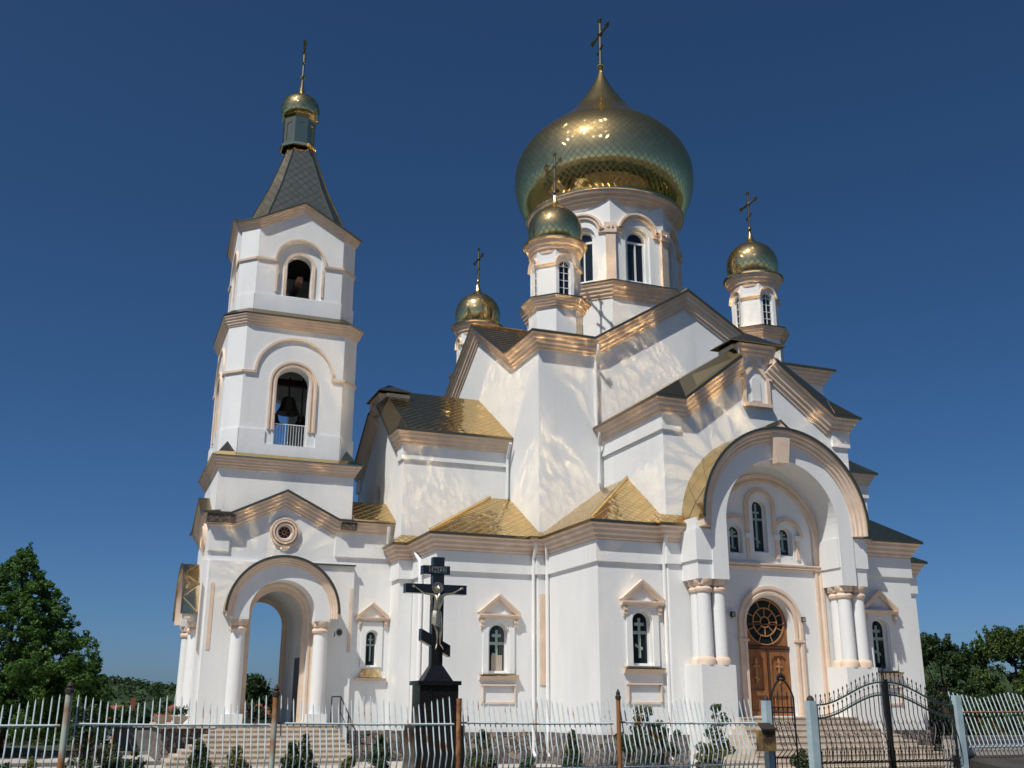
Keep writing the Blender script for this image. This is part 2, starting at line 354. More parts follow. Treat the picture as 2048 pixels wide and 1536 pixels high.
# ============================================================ SETTING
def gz(x, y):
    z = 0
    if y < 15.6: z = -.25
    if y > 52: z = -4.5*min(1, (y-52)/45)**1.2
    return z
def ground():
    xs = sorted(set(list(range(-60, 101, 8))+[-900, -500, -300, -200, -150, -100, 130, 170, 220, 300, 500, 900])); ys = [-900, -500, -300, -150, -80, -40, -20, 0, 10, 15.5, 15.7, 20, 30, 40, 46, 52, 60, 70, 80, 90, 100, 120, 150, 200, 300, 500, 1200]
    mb = MB(); vs = [(x, y, gz(x, y)-.02) for y in ys for x in xs]; n = len(xs)
    mb.add(vs, [(j*n+i, j*n+i+1, (j+1)*n+i+1, (j+1)*n+i) for j in range(len(ys)-1) for i in range(n-1)])
    tag(mb.build('ground', 'grass', smooth=True), kind='structure')
ground()
W0 = Fr((0, 0, 0), FS)
mb = MB(); mb.add([(-25, 16.1, .004), (45, 16.1, .004), (45, 34, .004), (-25, 34, .004)], [(0, 1, 2, 3)]); mb.add([(-25, 34.6, .004), (3, 34.6, .004), (3, 41, .004), (-25, 41, .004)], [(0, 1, 2, 3)])
tag(mb.build('paving', 'pave'), kind='structure')
mb = MB(); mb.box(Fr((0, 34.3, 0), FS), -25, 2.2, -.1, .1, -.1, .10); mb.box(Fr((0, 41.1, 0), FS), -25, 2.2, -.1, .1, -.1, .12)
tag(mb.build('kerb', 'concrete'), kind='structure')
mb = MB(); mb.add([(-200, -8, -.24), (200, -8, -.24), (200, 13.5, -.24), (-200, 13.5, -.24)], [(0, 1, 2, 3)])
tag(mb.build('road', 'asphalt'), kind='structure')

# ============================================================ CHURCH
ch = thing('church', 'white and peach domed church with gilded roofs, onion domes and bell tower', 'church', (13.1, 31.5, 0))
B = {}   # collected continuous surfaces of the church, one mesh per kind and block
def mbof(k):
    if k not in B: B[k] = MB()
    return B[k]
X0, X1, Y0, Y1 = 13.12, 24.93, 31.56, 43.9; CX, CY = 18.97, 37.72
# --- main block
wl = MB()
ZB, ZA = 13.45, 15.85
def gab(c, hw, e0, e1, zb, za, zlow):  # gabled outline
    return [(e0, zlow), (e1, zlow), (e1, zb), (c+hw, zb), (c, za), (c-hw, zb), (e0, zb)]
GH = 3.85
for fr, e0, e1, c in ((Fr((0, Y0, 0), FS), X0, X1, CX), (Fr((X0, 0, 0), FW), -Y1, -Y0, -CY), (Fr((0, Y1, 0), FN), -X1, -X0, -CX), (Fr((X1, 0, 0), FE), Y0, Y1, CY)):
    wl.wall(fr, gab(c, GH, e0, e1, ZB+.5, ZA+.4, 0))
wl.build('main_wall', 'white', ch)
zc = 14.0; za = 16.37
def block_path(zc, za):
    return [(X0, Y1, zc), (X0, CY+GH, zc), (X0, CY, za), (X0, CY-GH, zc), (X0, Y0, zc), (CX-GH, Y0, zc), (CX, Y0, za), (CX+GH, Y0, zc), (X1, Y0, zc), (X1, CY-GH, zc), (X1, CY, za), (X1, CY+GH, zc), (X1, Y1, zc), (CX+GH, Y1, zc), (CX, Y1, za), (CX-GH, Y1, zc)]
mb = MB(); mb.sweep(block_path(zc, za), CORN, closed=True); mb.build('main_cornice', 'peach', ch)
mb = MB(); mb.sweep(block_path(zc+.002, za+.002), EDGE, closed=True); mb.build('roof_flashing', 'flash', ch)
rf = MB(); o_ = .37
zr = za+.05; ze = zc+.05
for sx, sy, ax in ((0, -1, 'y'), (0, 1, 'y'), (-1, 0, 'x'), (1, 0, 'x')):
    for k in (-1, 1):
        if ax == 'y':
            ye = (Y0-o_) if sy < 0 else (Y1+o_)
            yv = CY+sy*GH
            rf.roof([(CX, ye, zr), (CX+k*GH, ye, ze), (CX+k*GH, yv, ze), (CX, CY, zr)])
        else:
            xe = (X0-o_) if sx < 0 else (X1+o_); xv = CX+sx*GH
            rf.roof([(xe, CY, zr), (xe, CY+k*GH, ze), (xv, CY+k*GH, ze), (CX, CY, zr)])
for cx_, cy_, vx, vy in ((X0-o_, Y0-o_, CX-GH, CY-GH), (X1+o_, Y0-o_, CX+GH, CY-GH), (X0-o_, Y1+o_, CX-GH, CY+GH), (X1+o_, Y1+o_, CX+GH, CY+GH)):
    ap = ((cx_+vx)/2, (cy_+vy)/2, zc+.62)
    q = [(cx_, cy_, ze), (vx, cy_, ze), (vx, vy, ze), (cx_, vy, ze)]
    for i in range(4): rf.roof([q[i], q[(i+1) % 4], ap])
rf.build('main_roof', 'roof', ch)

# --- cross arms
AH = 3.45          # half width of an arm
AD = 27.42         # front plane of south arm
def arm(fr, front, back_len, name, s_front=True, holes=(), blockz=None, reveal=.3, glow=0):
    """fr: frame with O on the arm axis at its front plane; the arm runs back by back_len"""
    w_ = MB()
    zt = 10.3
    # front gabled wall
    out = [(-AH, glow), (AH, glow), (AH, zt+.4), (AH-.66, zt+.4), (.66, 11.95), (.66, 12.95), (-.66, 12.95), (-.66, 11.95), (-AH+.66, zt+.4), (-AH, zt+.4)]
    w_.wall(fr, out, holes, 0, reveal)
    L_, R_f = fr.P(-AH, 0, 0), fr.P(AH, 0, 0)
    for sgn in (-1, 1):
        a, b = fr.P(sgn*AH, 0, 0), fr.P(sgn*AH, -back_len, 0)
        w_.add([a, b, b+Z*10.7, a+Z*10.7], [(0, 1, 2, 3)])
    # proud band above the ledge
    lz = 9.83
    for sgn in (-1, 1):
        p = [fr.P(sgn*AH, -back_len, lz), fr.P(sgn*AH, 0, lz), fr.P(sgn*(AH-.62), 0, lz)]
        if sgn > 0: p = p[::-1]
        w_.sweep(p, [(-.02, 0), (.07, 0), (.07, .5), (-.02, .5)])
    w_.build(name+'_wall', 'white', ch)
    zk = 10.8
    pth = [fr.P(-AH, -back_len, zk), fr.P(-AH, 0, zk), fr.P(-AH+.66, 0, zk), fr.P(-.66, 0, 12.42), fr.P(-.66, 0, 12.95), fr.P(.66, 0, 12.95), fr.P(.66, 0, 12.42), fr.P(AH-.66, 0, zk), fr.P(AH, 0, zk), fr.P(AH, -back_len, zk)]
    nrm = [-fr.u]+[fr.n]*7+[fr.u]
    c_ = MB(); c_.sweep(pth[:4]+[fr.P(-.66, 0, 12.42)], CORN, nrm[:3]+[fr.n]) if False else None
    c_.sweep(pth[:4], CORN, nrm[:3]); c_.sweep(pth[6:], CORN, nrm[6:])
    # apex block: mouldings rise beside it and cross above
    w2 = MB(); w2.box(fr, -.72, .72, -.9, -.003, 12.0, 12.965); w2.build('apex_block', 'white', ch)
    c_.sweep([fr.P(-.70, 0, 12.38), fr.P(-.70, 0, 12.93), fr.P(.70, 0, 12.93), fr.P(.70, 0, 12.38)], [(-.01, -.34), (.06, -.34), (.12, -.28), (.12, -.20), (.2, -.16), (.2, -.06), (.3, 0), (-.01, 0)], fr.n)
    c_.build(name+'_cornice', 'peach', ch)
    e_ = MB(); e_.sweep([p+Z*.003 for p in pth[:4]], EDGE, nrm[:3]); e_.sweep([p+Z*.003 for p in pth[6:]], EDGE, nrm[6:])
    e_.build('roof_flashing', 'flash', ch)
    r_ = MB(); pr_s = MB(); zr_, ze_ = 13.28, 10.86; A = AH+.37; rz = lambda q_: ze_+(A-abs(q_))*(zr_-ze_)/A
    for sgn in (-1, 1):
        r_.roof([fr.P(0, -.02, zr_), fr.P(sgn*A, -.02, ze_), fr.P(sgn*A, -back_len, ze_), fr.P(0, -back_len, zr_)])
        # small gable parapet roof strips
        pr_s.roof([fr.P(sgn*(AH-.66), .37, zk+.06), fr.P(sgn*A, .37, zk+.06), fr.P(sgn*A, -.03, rz(A)+.005), fr.P(sgn*(AH-.66), -.03, rz(AH-.66)+.005)], thick=.03)
        pr_s.roof([fr.P(sgn*.66, .36, 12.5), fr.P(sgn*(AH-.66), .36, zk+.06), fr.P(sgn*(AH-.66), -.03, rz(AH-.66)+.005), fr.P(sgn*.66, -.03, rz(.66)+.005)], thick=.03)
    r_.build(name+'_roof', 'roof', ch); pr_s.build('parapet_flashing', 'flash', ch)
    k_ = MB(); q = [fr.P(-1.05, .38, 12.97), fr.P(1.05, .38, 12.97), fr.P(1.05, -.9, 12.97), fr.P(-1.05, -.9, 12.97)]; ap = fr.P(0, -.26, 13.5)
    for i in range(4): k_.roof([q[i], q[(i+1) % 4], ap], thick=.03)
    k_.build('gable_cap', 'flash', ch)
FSA = Fr((CX, AD, 0), FS)
HR = 2.03
sarch = arch(0, HR+.02, 1.32, 6.65, 28)
arm(FSA, 0, 4.2, 'south_arm', holes=[sarch], glow=0, reveal=.32)
FWA = Fr((9.2, CY+.03, 0), FW)
rnd = [(0.0+.33*cos(2*pi*i/20), 9.1+.42*sin(2*pi*i/20)) for i in range(20)]
arm(FWA, 0, 4.0, 'west_arm', holes=[rnd])
mb = MB(); mb.add([FWA.P(a*1.2, -.28, 9.1+(z-9.1)*1.2) for a, z in rnd], [tuple(range(20))]); mb.build('round_window', 'glass', ch)
FEA = Fr((28.75, CY, 0), FE); arm(FEA, 0, 4.0, 'east_arm')
FNA = Fr((CX, 48.0, 0), FN); arm(FNA, 0, 4.2, 'north_arm')
# niche on the south gable
mb = MB()
nf = FSA
mb.sweep([nf.P(-.36, 0, 11.02), nf.P(-.36, 0, 11.85), nf.P(.03, 0, 12.30), nf.P(.42, 0, 11.85), nf.P(.42, 0, 11.02), nf.P(-.36, 0, 11.02)], [(-.01, -.0), (.07, 0), (.07, .13), (-.01, .13)], nf.n)
mb.box(nf, -.5, .56, -.01, .16, 10.88, 11.0); mb.box(nf, -.56, -.44, -.01, .1, 11.80, 11.88); mb.box(nf, .5, .62, -.01, .1, 11.80, 11.88)
mb.build('gable_niche', 'peach', ch)
mb = MB(); mb.prism(nf, arch(.03, .17, 11.1, 11.72, 12), .004, .03); mb.build('niche_panel', 'frame', ch)

# --- lower annexes round the arms
ZE = 6.84
ax0, ax1 = 13.33, 9.67    # west wall of south annex, west wall of west annex
ay0, ay1 = 27.66, 31.56
mirror = lambda x: 2*CX-x
wins = []
def win_hole(c, hw, z0, zs): return arch(c, hw, z0, zs, 16)
wl = MB()
def seg(a, b, holes=(), z1=6.9, z0=0, reveal=.22):
    a, b = V((*a, 0)), V((*b, 0)); d = (b-a).normalized(); n_ = d.cross(Z); fr = Fr(a, n_); wl.wall(fr, [(0, z0), ((b-a).length, z0), ((b-a).length, z1), (0, z1)], holes, 0, reveal); return fr
zz = CY+2.6
cont = [(9.2, zz), (9.2, CY-AH), (ax1, CY-AH), (ax1, ay1), (12.98, ay1), (12.98, 31.36), (ax0, 31.36), (ax0, ay0), (CX-AH, ay0)]
frA = seg(cont[2], cont[3]); frB = seg(cont[3], cont[4], [win_hole(11.72-ax1, .31, 2.66, 3.86)]); seg(cont[4], cont[5]); seg(cont[5], cont[6]); frC = seg(cont[6], cont[7]); frD = seg(cont[7], cont[8], [win_hole(14.71-ax0, .30, 2.8, 4.05)])
seg((mirror(CX-AH), ay0), (24.62, ay0), [win_hole(23.22-mirror(CX-AH), .30, 2.8, 4.08)]); seg((24.62, ay0), (24.62, 31.36)); seg((24.62, 31.36), (24.95, 31.36)); seg((24.95, 31.36), (24.95, 31.56)); seg((24.95, 31.56), (28.3, 31.56)); seg((28.3, 31.56), (28.3, CY-AH))
wl.build('annex_wall', 'white', ch)
# cornice + band
cw = [(*p, ZE) for p in cont]
cw[-1] = (CX-AH, ay0, ZE)
sp_ = CX-2.98
west_path = [V((9.2, CY-2.4, ZE))]+[V(p) for p in cw[1:]] + [V((CX-AH, AD, ZE)), V((sp_, AD, ZE))]
west_path[-3] = V((CX-AH, ay0-.001, ZE))
east_path = [V((CX+2.95, AD, ZE)), V((CX+AH, AD, ZE)), V((CX+AH, ay0, ZE)), V((24.62, ay0, ZE)), V((24.62, 31.36, ZE)), V((24.95, 31.36, ZE)), V((24.95, 31.56, ZE)), V((28.3, 31.56, ZE)), V((28.3, CY-AH, ZE)), V((28.75, CY-AH, ZE)), V((28.75, CY, ZE))]
def fixpath(p): # drop tiny steps that would fold the mitre
    return [q for i, q in enumerate(p) if i == 0 or (q-p[i-1]).length > .02]
# simplify the jogs (annex/arm step of 24 cm) so mitres stay clean
west_path = [V((9.2, CY-2.45, ZE)), V((9.2, CY-AH, ZE)), V((ax1, CY-AH, ZE)), V((ax1, ay1, ZE)), V((12.98, ay1, ZE)), V((12.98, 31.36, ZE)), V((ax0, 31.36, ZE)), V((ax0, ay0, ZE)), V((CX-AH, ay0, ZE)), V((CX-AH, AD, ZE)), V((sp_+.05, AD, ZE))]
mb = MB(); mb.sweep(west_path, CORN); mb.sweep(east_path, CORN); mb.build('annex_cornice', 'peach', ch)
up3 = V((0, 0, .003))
mb = MB(); mb.sweep([p+up3 for p in west_path], EDGE); mb.sweep([p+up3 for p in east_path], EDGE); mb.build('roof_gutter', 'flash', ch)
mb = MB()
for pth in (west_path, east_path): mb.sweep([V((p.x, p.y, 5.72)) for p in pth], [(-.02, 0), (.07, 0), (.07, .62), (-.02, .62)])
mb.build('annex_band', 'white', ch)
rf = MB(); lip = .38; ze = ZE+.05; zp = 8.68
run = CY-AH-(ay1-lip)
rf.roof([(ax1-lip, ay1-lip, ze), (13.12, ay1-lip, ze), (13.12, CY-AH, zp), (ax1-lip+run, CY-AH, zp)])
rf.roof([(ax1-lip, ay1-lip, ze), (ax1-lip+run, CY-AH, zp), (ax1-lip, CY-AH, ze)])
rf.roof([(9.2-lip, CY-AH-lip, ze), (ax1+.1, CY-AH-lip, ze), (ax1+.1, CY-AH, ze+.3), (9.2, CY-AH, ze+.3)], thick=.02)
rf.roof([(9.2-lip, CY-AH-lip, ze), (9.2, CY-AH, ze+.3), (9.2, CY-2.4, ze+.3), (9.2-lip, CY-2.4, ze)], thick=.02)
rn = CX-AH-(ax0-lip)
rf.roof([(ax0-lip, 31.56, ze), (ax0-lip, ay0-lip, ze), (CX-AH, ay0-lip+rn, zp+.1), (CX-AH, 31.56, zp+.1)])
rf.roof([(ax0-lip, ay0-lip, ze), (CX-AH, ay0-lip, ze), (CX-AH, ay0-lip+rn, zp+.1)])
rf.roof([(12.6, 31.0, ze), (13.2, 31.0, ze), (13.2, 31.56, ze+.25), (12.6, 31.56, ze+.05)], thick=.02)
rf.roof([(CX-AH-.4, AD-lip, ze), (sp_+.3, AD-lip, ze), (sp_+.3, AD, ze+.3), (CX-AH-.4, AD, ze+.3)], thick=.02)
ex = 24.62
rn2 = ex+lip-(CX+AH)
rf.roof([(ex+lip, 31.56, ze), (ex+lip, ay0-lip, ze), (CX+AH, ay0-lip+rn2, zp+.1), (CX+AH, 31.56, zp+.1)])
rf.roof([(ex+lip, ay0-lip, ze), (CX+AH, ay0-lip, ze), (CX+AH, ay0-lip+rn2, zp+.1)])
rf.roof([(24.93, ay1-lip, ze), (28.3+lip, ay1-lip, ze), (28.3+lip-run, CY-AH, zp), (24.93, CY-AH, zp)])
rf.roof([(28.3+lip, ay1-lip, ze), (28.3+lip, CY-AH, ze), (28.3+lip-run, CY-AH, zp)])
rf.build('annex_roof', 'roof', ch)
# hip cappings
mb = MB()
for a, b in (((ax1-lip, ay1-lip, ze+.03), (ax1-lip+run, CY-AH, zp+.03)), ((ax0-lip, ay0-lip, ze+.03), (CX-AH, ay0-lip+rn, zp+.13)), ((CX, Y0-.35, zr+.02), (CX, CY, zr+.02)), ((X0-.35, CY, zr+.02), (CX, CY, zr+.02)), ((9.2+.6, CY, 13.15), (13.1, CY, 13.15)), ((CX, AD+.6, 13.15), (CX, Y0, 13.15))):
    mb.tube([a, b], .05, 6)
mb.build('ridge_capping', 'gold', ch)
# stone plinth
mb = MB(); ppth = [V((p.x, p.y, 0)) for p in west_path]; ppth[-1] = V((CX-3.0, AD, 0))
mb.sweep(ppth, [(-.02, -.1), (.10, -.1), (.10, .92), (-.02, .92)]); mb.sweep([V((p.x, p.y, 0)) for p in east_path], [(-.02, -.1), (.10, -.1), (.10, 1.0), (-.02, 1.0)])
mb.build('plinth', 'stone', ch)
# peach panel in the corner pier
mb = MB(); mb.box(Fr((13.13, 31.36, 0), FS), -.1, .16, 0, .025, 2.3, 5.1); mb.build('corner_panel', 'peach', ch)
# --- windows of the annexes and the link
def annex_window(fr, c, hw, z0, zs, panel=True, sun_=True, gl=-.2):
    f = MB(); f.sweep(archpath(fr, c, hw-.03, z0+.03, zs, gl+.02, 16), [(0, -.03), (.04, -.03), (.04, .03), (0, .03)], fr.n)
    f.box(fr, c-hw, c+hw, gl, gl+.05, z0, z0+.07)
    w_ = f.build('window', 'frame', ch)
    p = MB(); p.prism(fr, arch(c, hw, z0, zs, 14), gl-.03, gl); p.build('pane', 'glass', w_)
    t = MB(); zt = zs+hw
    t.box(fr, c-.04, c+.04, gl+.004, gl+.02, z0+.22, zt-.2); t.box(fr, c-.15, c+.15, gl+.004, gl+.021, zt-.42, zt-.33); t.box(fr, c-hw+.02, c+hw-.02, gl+.004, gl+.022, zt-.66, zt-.57)
    t.prism(fr, [(c-.14, z0+.62), (c-.14, z0+.54), (c+.1, z0+.44), (c+.1, z0+.52)], gl+.004, gl+.023)
    t.build('tracery_cross', 'tracery', w_)
    # raised white surround
    s_ = MB(); s_.wall(fr, [(c-.52, z0-.02), (c+.52, z0-.02), (c+.52, zt+.28), (c-.52, zt+.28)], [arch(c, hw+.04, z0, zs, 14)], .06, .07, edge=True); s_.build('window_surround', 'white', ch)
    pd = MB(); zb = zt+.22; tri = [fr.P(c-.64, 0, zb), fr.P(c, 0, zb+.52), fr.P(c+.64, 0, zb)]
    pr = [(.0, -.02), (.12, -.02), (.16, .06), (.17, .12), (.0, .12)]
    pd.sweep(tri, pr, fr.n); pd.sweep([fr.P(c-.68, 0, zb-.1), fr.P(c+.68, 0, zb-.1)], [(0, 0), (.1, 0), (.14, .06), (.2, .1), (.2, .14), (0, .14)], fr.n)
    for s in (-1, 1):
        pd.box(fr, c+s*.56-.06, c+s*.56+.06, 0, .13, zb-.22, zb-.11); pd.box(fr, c+s*.56-.05, c+s*.56+.05, 0, .10, zb-.33, zb-.22); pd.box(fr, c+s*.56-.04, c+s*.56+.04, 0, .06, zb-.40, zb-.33)
    pd.build('window_pediment', 'peach', ch)
    sl = MB(); sl.sweep([fr.P(c-.64, 0, z0-.1), fr.P(c+.64, 0, z0-.1)], [(0, -.12), (.08, -.12), (.12, -.06), (.16, 0), (.16, .02), (0, .04)], fr.n); sl.build('window_sill', 'peach', ch)
    g_ = MB(); g_.add([fr.P(c-.64, .0, z0-.045), fr.P(c+.64, 0, z0-.045), fr.P(c+.64, .18, z0-.075), fr.P(c-.64, .18, z0-.075)], [(0, 1, 2, 3)]); g_.add([fr.P(c-.64, .18, z0-.075), fr.P(c+.64, .18, z0-.075), fr.P(c+.64, .18, z0-.10), fr.P(c-.64, .18, z0-.10)], [(0, 1, 2, 3)]); g_.build('sill_flashing', 'gold', ch)
    if panel:
        q = MB(); q.sweep([fr.P(c-.53, .012, 1.80), fr.P(c-.53, .012, 2.3), fr.P(c+.55, .012, 2.3), fr.P(c+.55, .012, 1.80)], [(0, -.03), (.06, -.03), (.06, .0), (0, 0)], fr.n)
        q.box(fr, c-.56, c+.58, 0, .03, 1.74, 1.80); q.box(fr, c-.56, c+.58, 0, .085, 2.27, 2.32); q.build('wall_panel', 'peach', ch)
annex_window(frB, 11.72-ax1, .31, 2.66, 3.86)
annex_window(frD, 14.71-ax0, .30, 2.8, 4.05)
FE1 = Fr((CX+AH, ay0, 0), FS); annex_window(FE1, 23.22-(CX+AH), .30, 2.8, 4.08)
# wooden board leaning inside the middle window
mb = MB(); mb.box(Fr((11.72, ay1, 0), FS), -.17, .19, -.19, -.175, 2.74, 3.2); mb.build('window_board', 'pot', ch)

# --- great portal of the south arm
f = FSA
# back wall of the niche, .32 behind
BW = -.30
mb = MB()
dhw, dz0, dzs = .80, 1.4, 4.08
holes = [arch(-.03, dhw, dz0+.02, dzs, 20), arch(-.12, .26, 6.24, 7.62, 14), arch(-1.02, .235, 6.17, 6.8, 12), arch(.80, .235, 6.17, 6.82, 12)]
mb.wall(f, [(a*1.02, z if z < 6.7 else z*1.002) for a, z in arch(0, HR+.1, 1.2, 6.65, 28)], holes, -.04, .30)
mb.build('portal_wall', 'white', ch)
# big peach archivolt and its pilasters, in the wall plane
mb = MB(); mb.sweep(archpath(f, 0, HR-.28, 1.34, 6.66, -.04, 30), [(0, 0), (.05, 0), (.06, .08), (.03, .1), (.03, .17), (.07, .2), (.08, .28), (0, .28)], f.n)
mb.sweep([f.P(-HR+.05, -.04, 5.72), f.P(HR-.0, -.04, 5.72)], [(0, 0), (.08, .0), (.1, .05), (.07, .09), (.12, .13), (.12, .17), (0, .17)], f.n)
mb.build('portal_archivolt', 'peach', ch)
# triple window group
def arched_win(fr, c, hw, z0, zs, gl, name='window'):
    q = MB(); q.sweep(archpath(fr, c, hw-.02, z0+.02, zs, gl+.01, 14), [(0, -.02), (.03, -.02), (.03, .02), (0, .02)], fr.n); q.box(fr, c-hw, c+hw, gl, gl+.04, z0, z0+.05); w_ = q.build(name, 'frame', ch)
    p = MB(); p.prism(fr, arch(c, hw, z0, zs, 14), gl-.03, gl); p.build('pane', 'glass', w_)
    t = MB(); zt = zs+hw; H = zt-z0
    t.box(fr, c-.035, c+.035, gl+.004, gl+.015, z0+.15, zt-.1); t.box(fr, c-.12, c+.12, gl+.004, gl+.016, zt-H*.23-.03, zt-H*.23+.03); t.box(fr, c-hw+.03, c+hw-.03, gl+.004, gl+.017, zt-H*.36-.035, zt-H*.36+.035)
    t.prism(fr, [(c-.1, z0+H*.30), (c-.1, z0+H*.26), (c+.1, z0+H*.18), (c+.1, z0+H*.22)], gl+.004, gl+.018); t.build('tracery_cross', 'tracery', w_)
for c, hw, z0, zs in ((-.12, .26, 6.24, 7.62), (-1.02, .235, 6.17, 6.8), (.80, .235, 6.17, 6.82)): arched_win(f, c, hw, z0, zs, -.26)
mb = MB(); pf = [(0, 0), (.06, 0), (.07, .05), (.05, .08), (.05, .15), (0, .15)]
mb.sweep(archpath(f, -.12, .42, 6.75, 7.66, -.04, 20), pf, f.n)
mb.sweep([f.P(-1.50, -.04, 6.72)]+archpath(f, -1.06, .42, 6.8, 6.8, -.04, 16)[0:13], pf, f.n); mb.sweep(archpath(f, .84, .42, 6.8, 6.8, -.04, 16)[4:]+[f.P(1.30, -.04, 6.72)], pf, f.n)
for s in (-1.38, -.62, .44, 1.2): mb.box(f, s-.06, s+.06, -.04, 0.0, 6.05, 6.66)
mb.build('triple_window_trim', 'peach', ch)
mb = MB()
for s in (-1.38, -.62, .44, 1.2): mb.box(f, s-.1, s+.1, -.04, .04, 6.66, 6.8)
mb.build('window_capital', 'white', ch)
# door trim
mb = MB(); mb.sweep(archpath(f, -.02, dhw+.06, 1.4, dzs, -.04, 24), [(0, 0), (.08, 0), (.09, .08), (.06, .1), (.06, .16), (.1, .18), (.1, .27), (0, .27)], f.n)
for s in (-1, 1): mb.box(f, -.02+s*(dhw+.2)-.17, -.02+s*(dhw+.2)+.17, -.04, .08, 3.55, 3.62)
mb.build('door_surround', 'peach', ch)
dg = -.3
d_ = MB(); d_.prism(f, arch(-.03, dhw+.01, 3.4, dzs, 22), dg-.05, dg); d_.box(f, -.03-dhw, -.03+dhw, dg-.05, dg, 1.4, 3.45)
door = d_.build('door', 'wood', ch)
cz, rr = 4.15, .66
g_ = MB(); g_.add([f.P(-.03+rr*cos(2*pi*i/32), dg+.006, cz+rr*sin(2*pi*i/32)) for i in range(32)], [tuple(range(32))]); g_.build('pane', 'glass', door)
t = MB()
for r_ in (.67, .42, .16): t.sweep([f.P(-.03+r_*cos(2*pi*i/32), dg+.01, cz+r_*sin(2*pi*i/32)) for i in range(32)], [(0, -.016), (.03, -.016), (.03, .016), (0, .016)], f.n, closed=True)
for k in range(8):
    a = 2*pi*(k+.0)/8+pi/2; t.tube([f.P(-.03+.17*cos(a), dg+.02, cz+.17*sin(a)), f.P(-.03+.41*cos(a), dg+.02, cz+.41*sin(a))], .016, 5)
    a += pi/8; t.tube([f.P(-.03+.43*cos(a), dg+.02, cz+.43*sin(a)), f.P(-.03+.66*cos(a), dg+.02, cz+.66*sin(a))], .016, 5)
t.build('rosette', 'woodcarve', door)
t = MB(); t.box(f, -.03-dhw+.01, -.03+dhw-.01, dg, dg+.09, 3.36, 3.43); t.box(f, -.03-dhw+.01, -.03+dhw-.01, dg, dg+.05, 4.06, 4.10); t.build('transom', 'wood2', door)
for s in (-1, 1):
    t = MB(); c = -.03+s*.40
    t.wall(f, [(c-.37, 1.42), (c+.37, 1.42), (c+.37, 3.34), (c-.37, 3.34)], [[(c-.26, 2.15), (c+.26, 2.15), (c+.26, 3.05), (c+.14, 3.16), (c-.14, 3.16), (c-.26, 3.05)], [(c-.26, 1.55), (c+.26, 1.55), (c+.26, 2.0), (c-.26, 2.0)]], dg+.05, .05, edge=True)
    lf = t.build('door_leaf', 'wood', door)
t = MB()
for s in (-1, 1):
    c = -.03+s*.40
    t.box(f, c-.025, c+.025, dg+.02, dg+.045, 2.35, 3.08); t.box(f, c-.11, c+.11, dg+.02, dg+.046, 2.82, 2.87); t.box(f, c-.06, c+.06, dg+.02, dg+.047, 2.95, 2.99); t.prism(f, [(c-.08, 2.55), (c-.08, 2.5), (c+.08, 2.44), (c+.08, 2.49)], dg+.02, dg+.048)
    t.box(f, c-.2, c-.185, dg+.0, dg+.03, 1.6, 1.95); t.box(f, c+.185, c+.2, dg+.0, dg+.03, 1.6, 1.95)
t.build('carved_cross', 'woodcarve', door)
t = MB(); t.box(f, -.045, .0, dg+.05, dg+.08, 1.42, 3.34); t.build('door_bead', 'wood2', door)
# hood on column clusters
HO = .92   # projection of the hood
w_ = MB()
n_ = 36
def hood(fr, c, ri, ro, rc, zs, zb, proj, wi, wo, key=True, name='portal', cols=True):
    """arched hood: white ring ri..ro, peach cornice ro..rc, standing on blocks from zb to zs"""
    w_ = MB()
    ring = [(c-ro, zb)]+[(c-ro*cos(pi*i/n_), zs+ro*sin(pi*i/n_)) for i in range(n_+1)]+[(c+ro, zb), (c+ri, zb)]+[(c+ri*cos(pi*i/n_), zs+ri*sin(pi*i/n_)) for i in range(n_+1)]+[(c-ri, zb)]
    w_.prism(fr, ring, 0, proj); w_.build(name+'_hood', 'white', ch)
    k = (rc-ro)/.5
    c_ = MB()
    pth = [fr.P(c-rc*cos(pi*i/n_), proj-.02, zs+rc*sin(pi*i/n_)) for i in range(n_+1)]
    pth = [fr.P(c-rc, proj-.02, zs-.30*k)]+pth+[fr.P(c+rc, proj-.02, zs-.30*k)]
    prf = [(-.05, -.5*k), (.06, -.5*k), (.07, -.42*k), (.13, -.38*k), (.13, -.28*k), (.2, -.22*k), (.2, -.14*k), (.27, -.10*k), (.28, 0), (-.05, 0)]
    prf = [(a*min(1, k+.25) if a > 0 else a, b) for a, b in prf]
    c_.sweep(pth, prf, fr.n)
    c_.build(name+'_hood_cornice', 'peach', ch)
    r_ = MB(); lipo = proj+.27*min(1, k+.25)+.03
    a0 = -.08
    m_ = 20
    for i in range(m_):
        t0, t1 = pi*i/m_, pi*(i+1)/m_
        q = [fr.P(c-(rc+.03)*cos(t0), lipo, zs+(rc+.03)*sin(t0)), fr.P(c-(rc+.03)*cos(t1), lipo, zs+(rc+.03)*sin(t1)), fr.P(c-(rc+.03)*cos(t1), 0, zs+(rc+.03)*sin(t1)), fr.P(c-(rc+.03)*cos(t0), 0, zs+(rc+.03)*sin(t0))]
        r_.add(q, [(0, 1, 2, 3)], [[(0, i*rc*pi/m_/1.0), (0, (i+1)*rc*pi/m_/1.0), (lipo/1.0, (i+1)*rc*pi/m_/1.0), (lipo/1.0, i*rc*pi/m_/1.0)]])
    r_.build(name+'_hood_roof', 'hood', ch, smooth=True)
    e_ = MB(); e_.sweep([fr.P(c-(rc+.035)*cos(pi*i/n_), 0, zs+(rc+.035)*sin(pi*i/n_)) for i in range(n_+1)], [(lipo-.02, -.05), (lipo+.02, -.05), (lipo+.02, .03), (lipo-.02, .03)], fr.n); e_.build('hood_edge', 'flash', ch)
hood(f, 0, 2.0, 2.52, 2.90, 6.95, 5.22, HO+.08, 0, 0)
w_ = MB()
for s in (-1, 1): w_.box(f, s*2.5-.49, s*2.5+.49, 0, HO-.003, 5.22, 7.0)
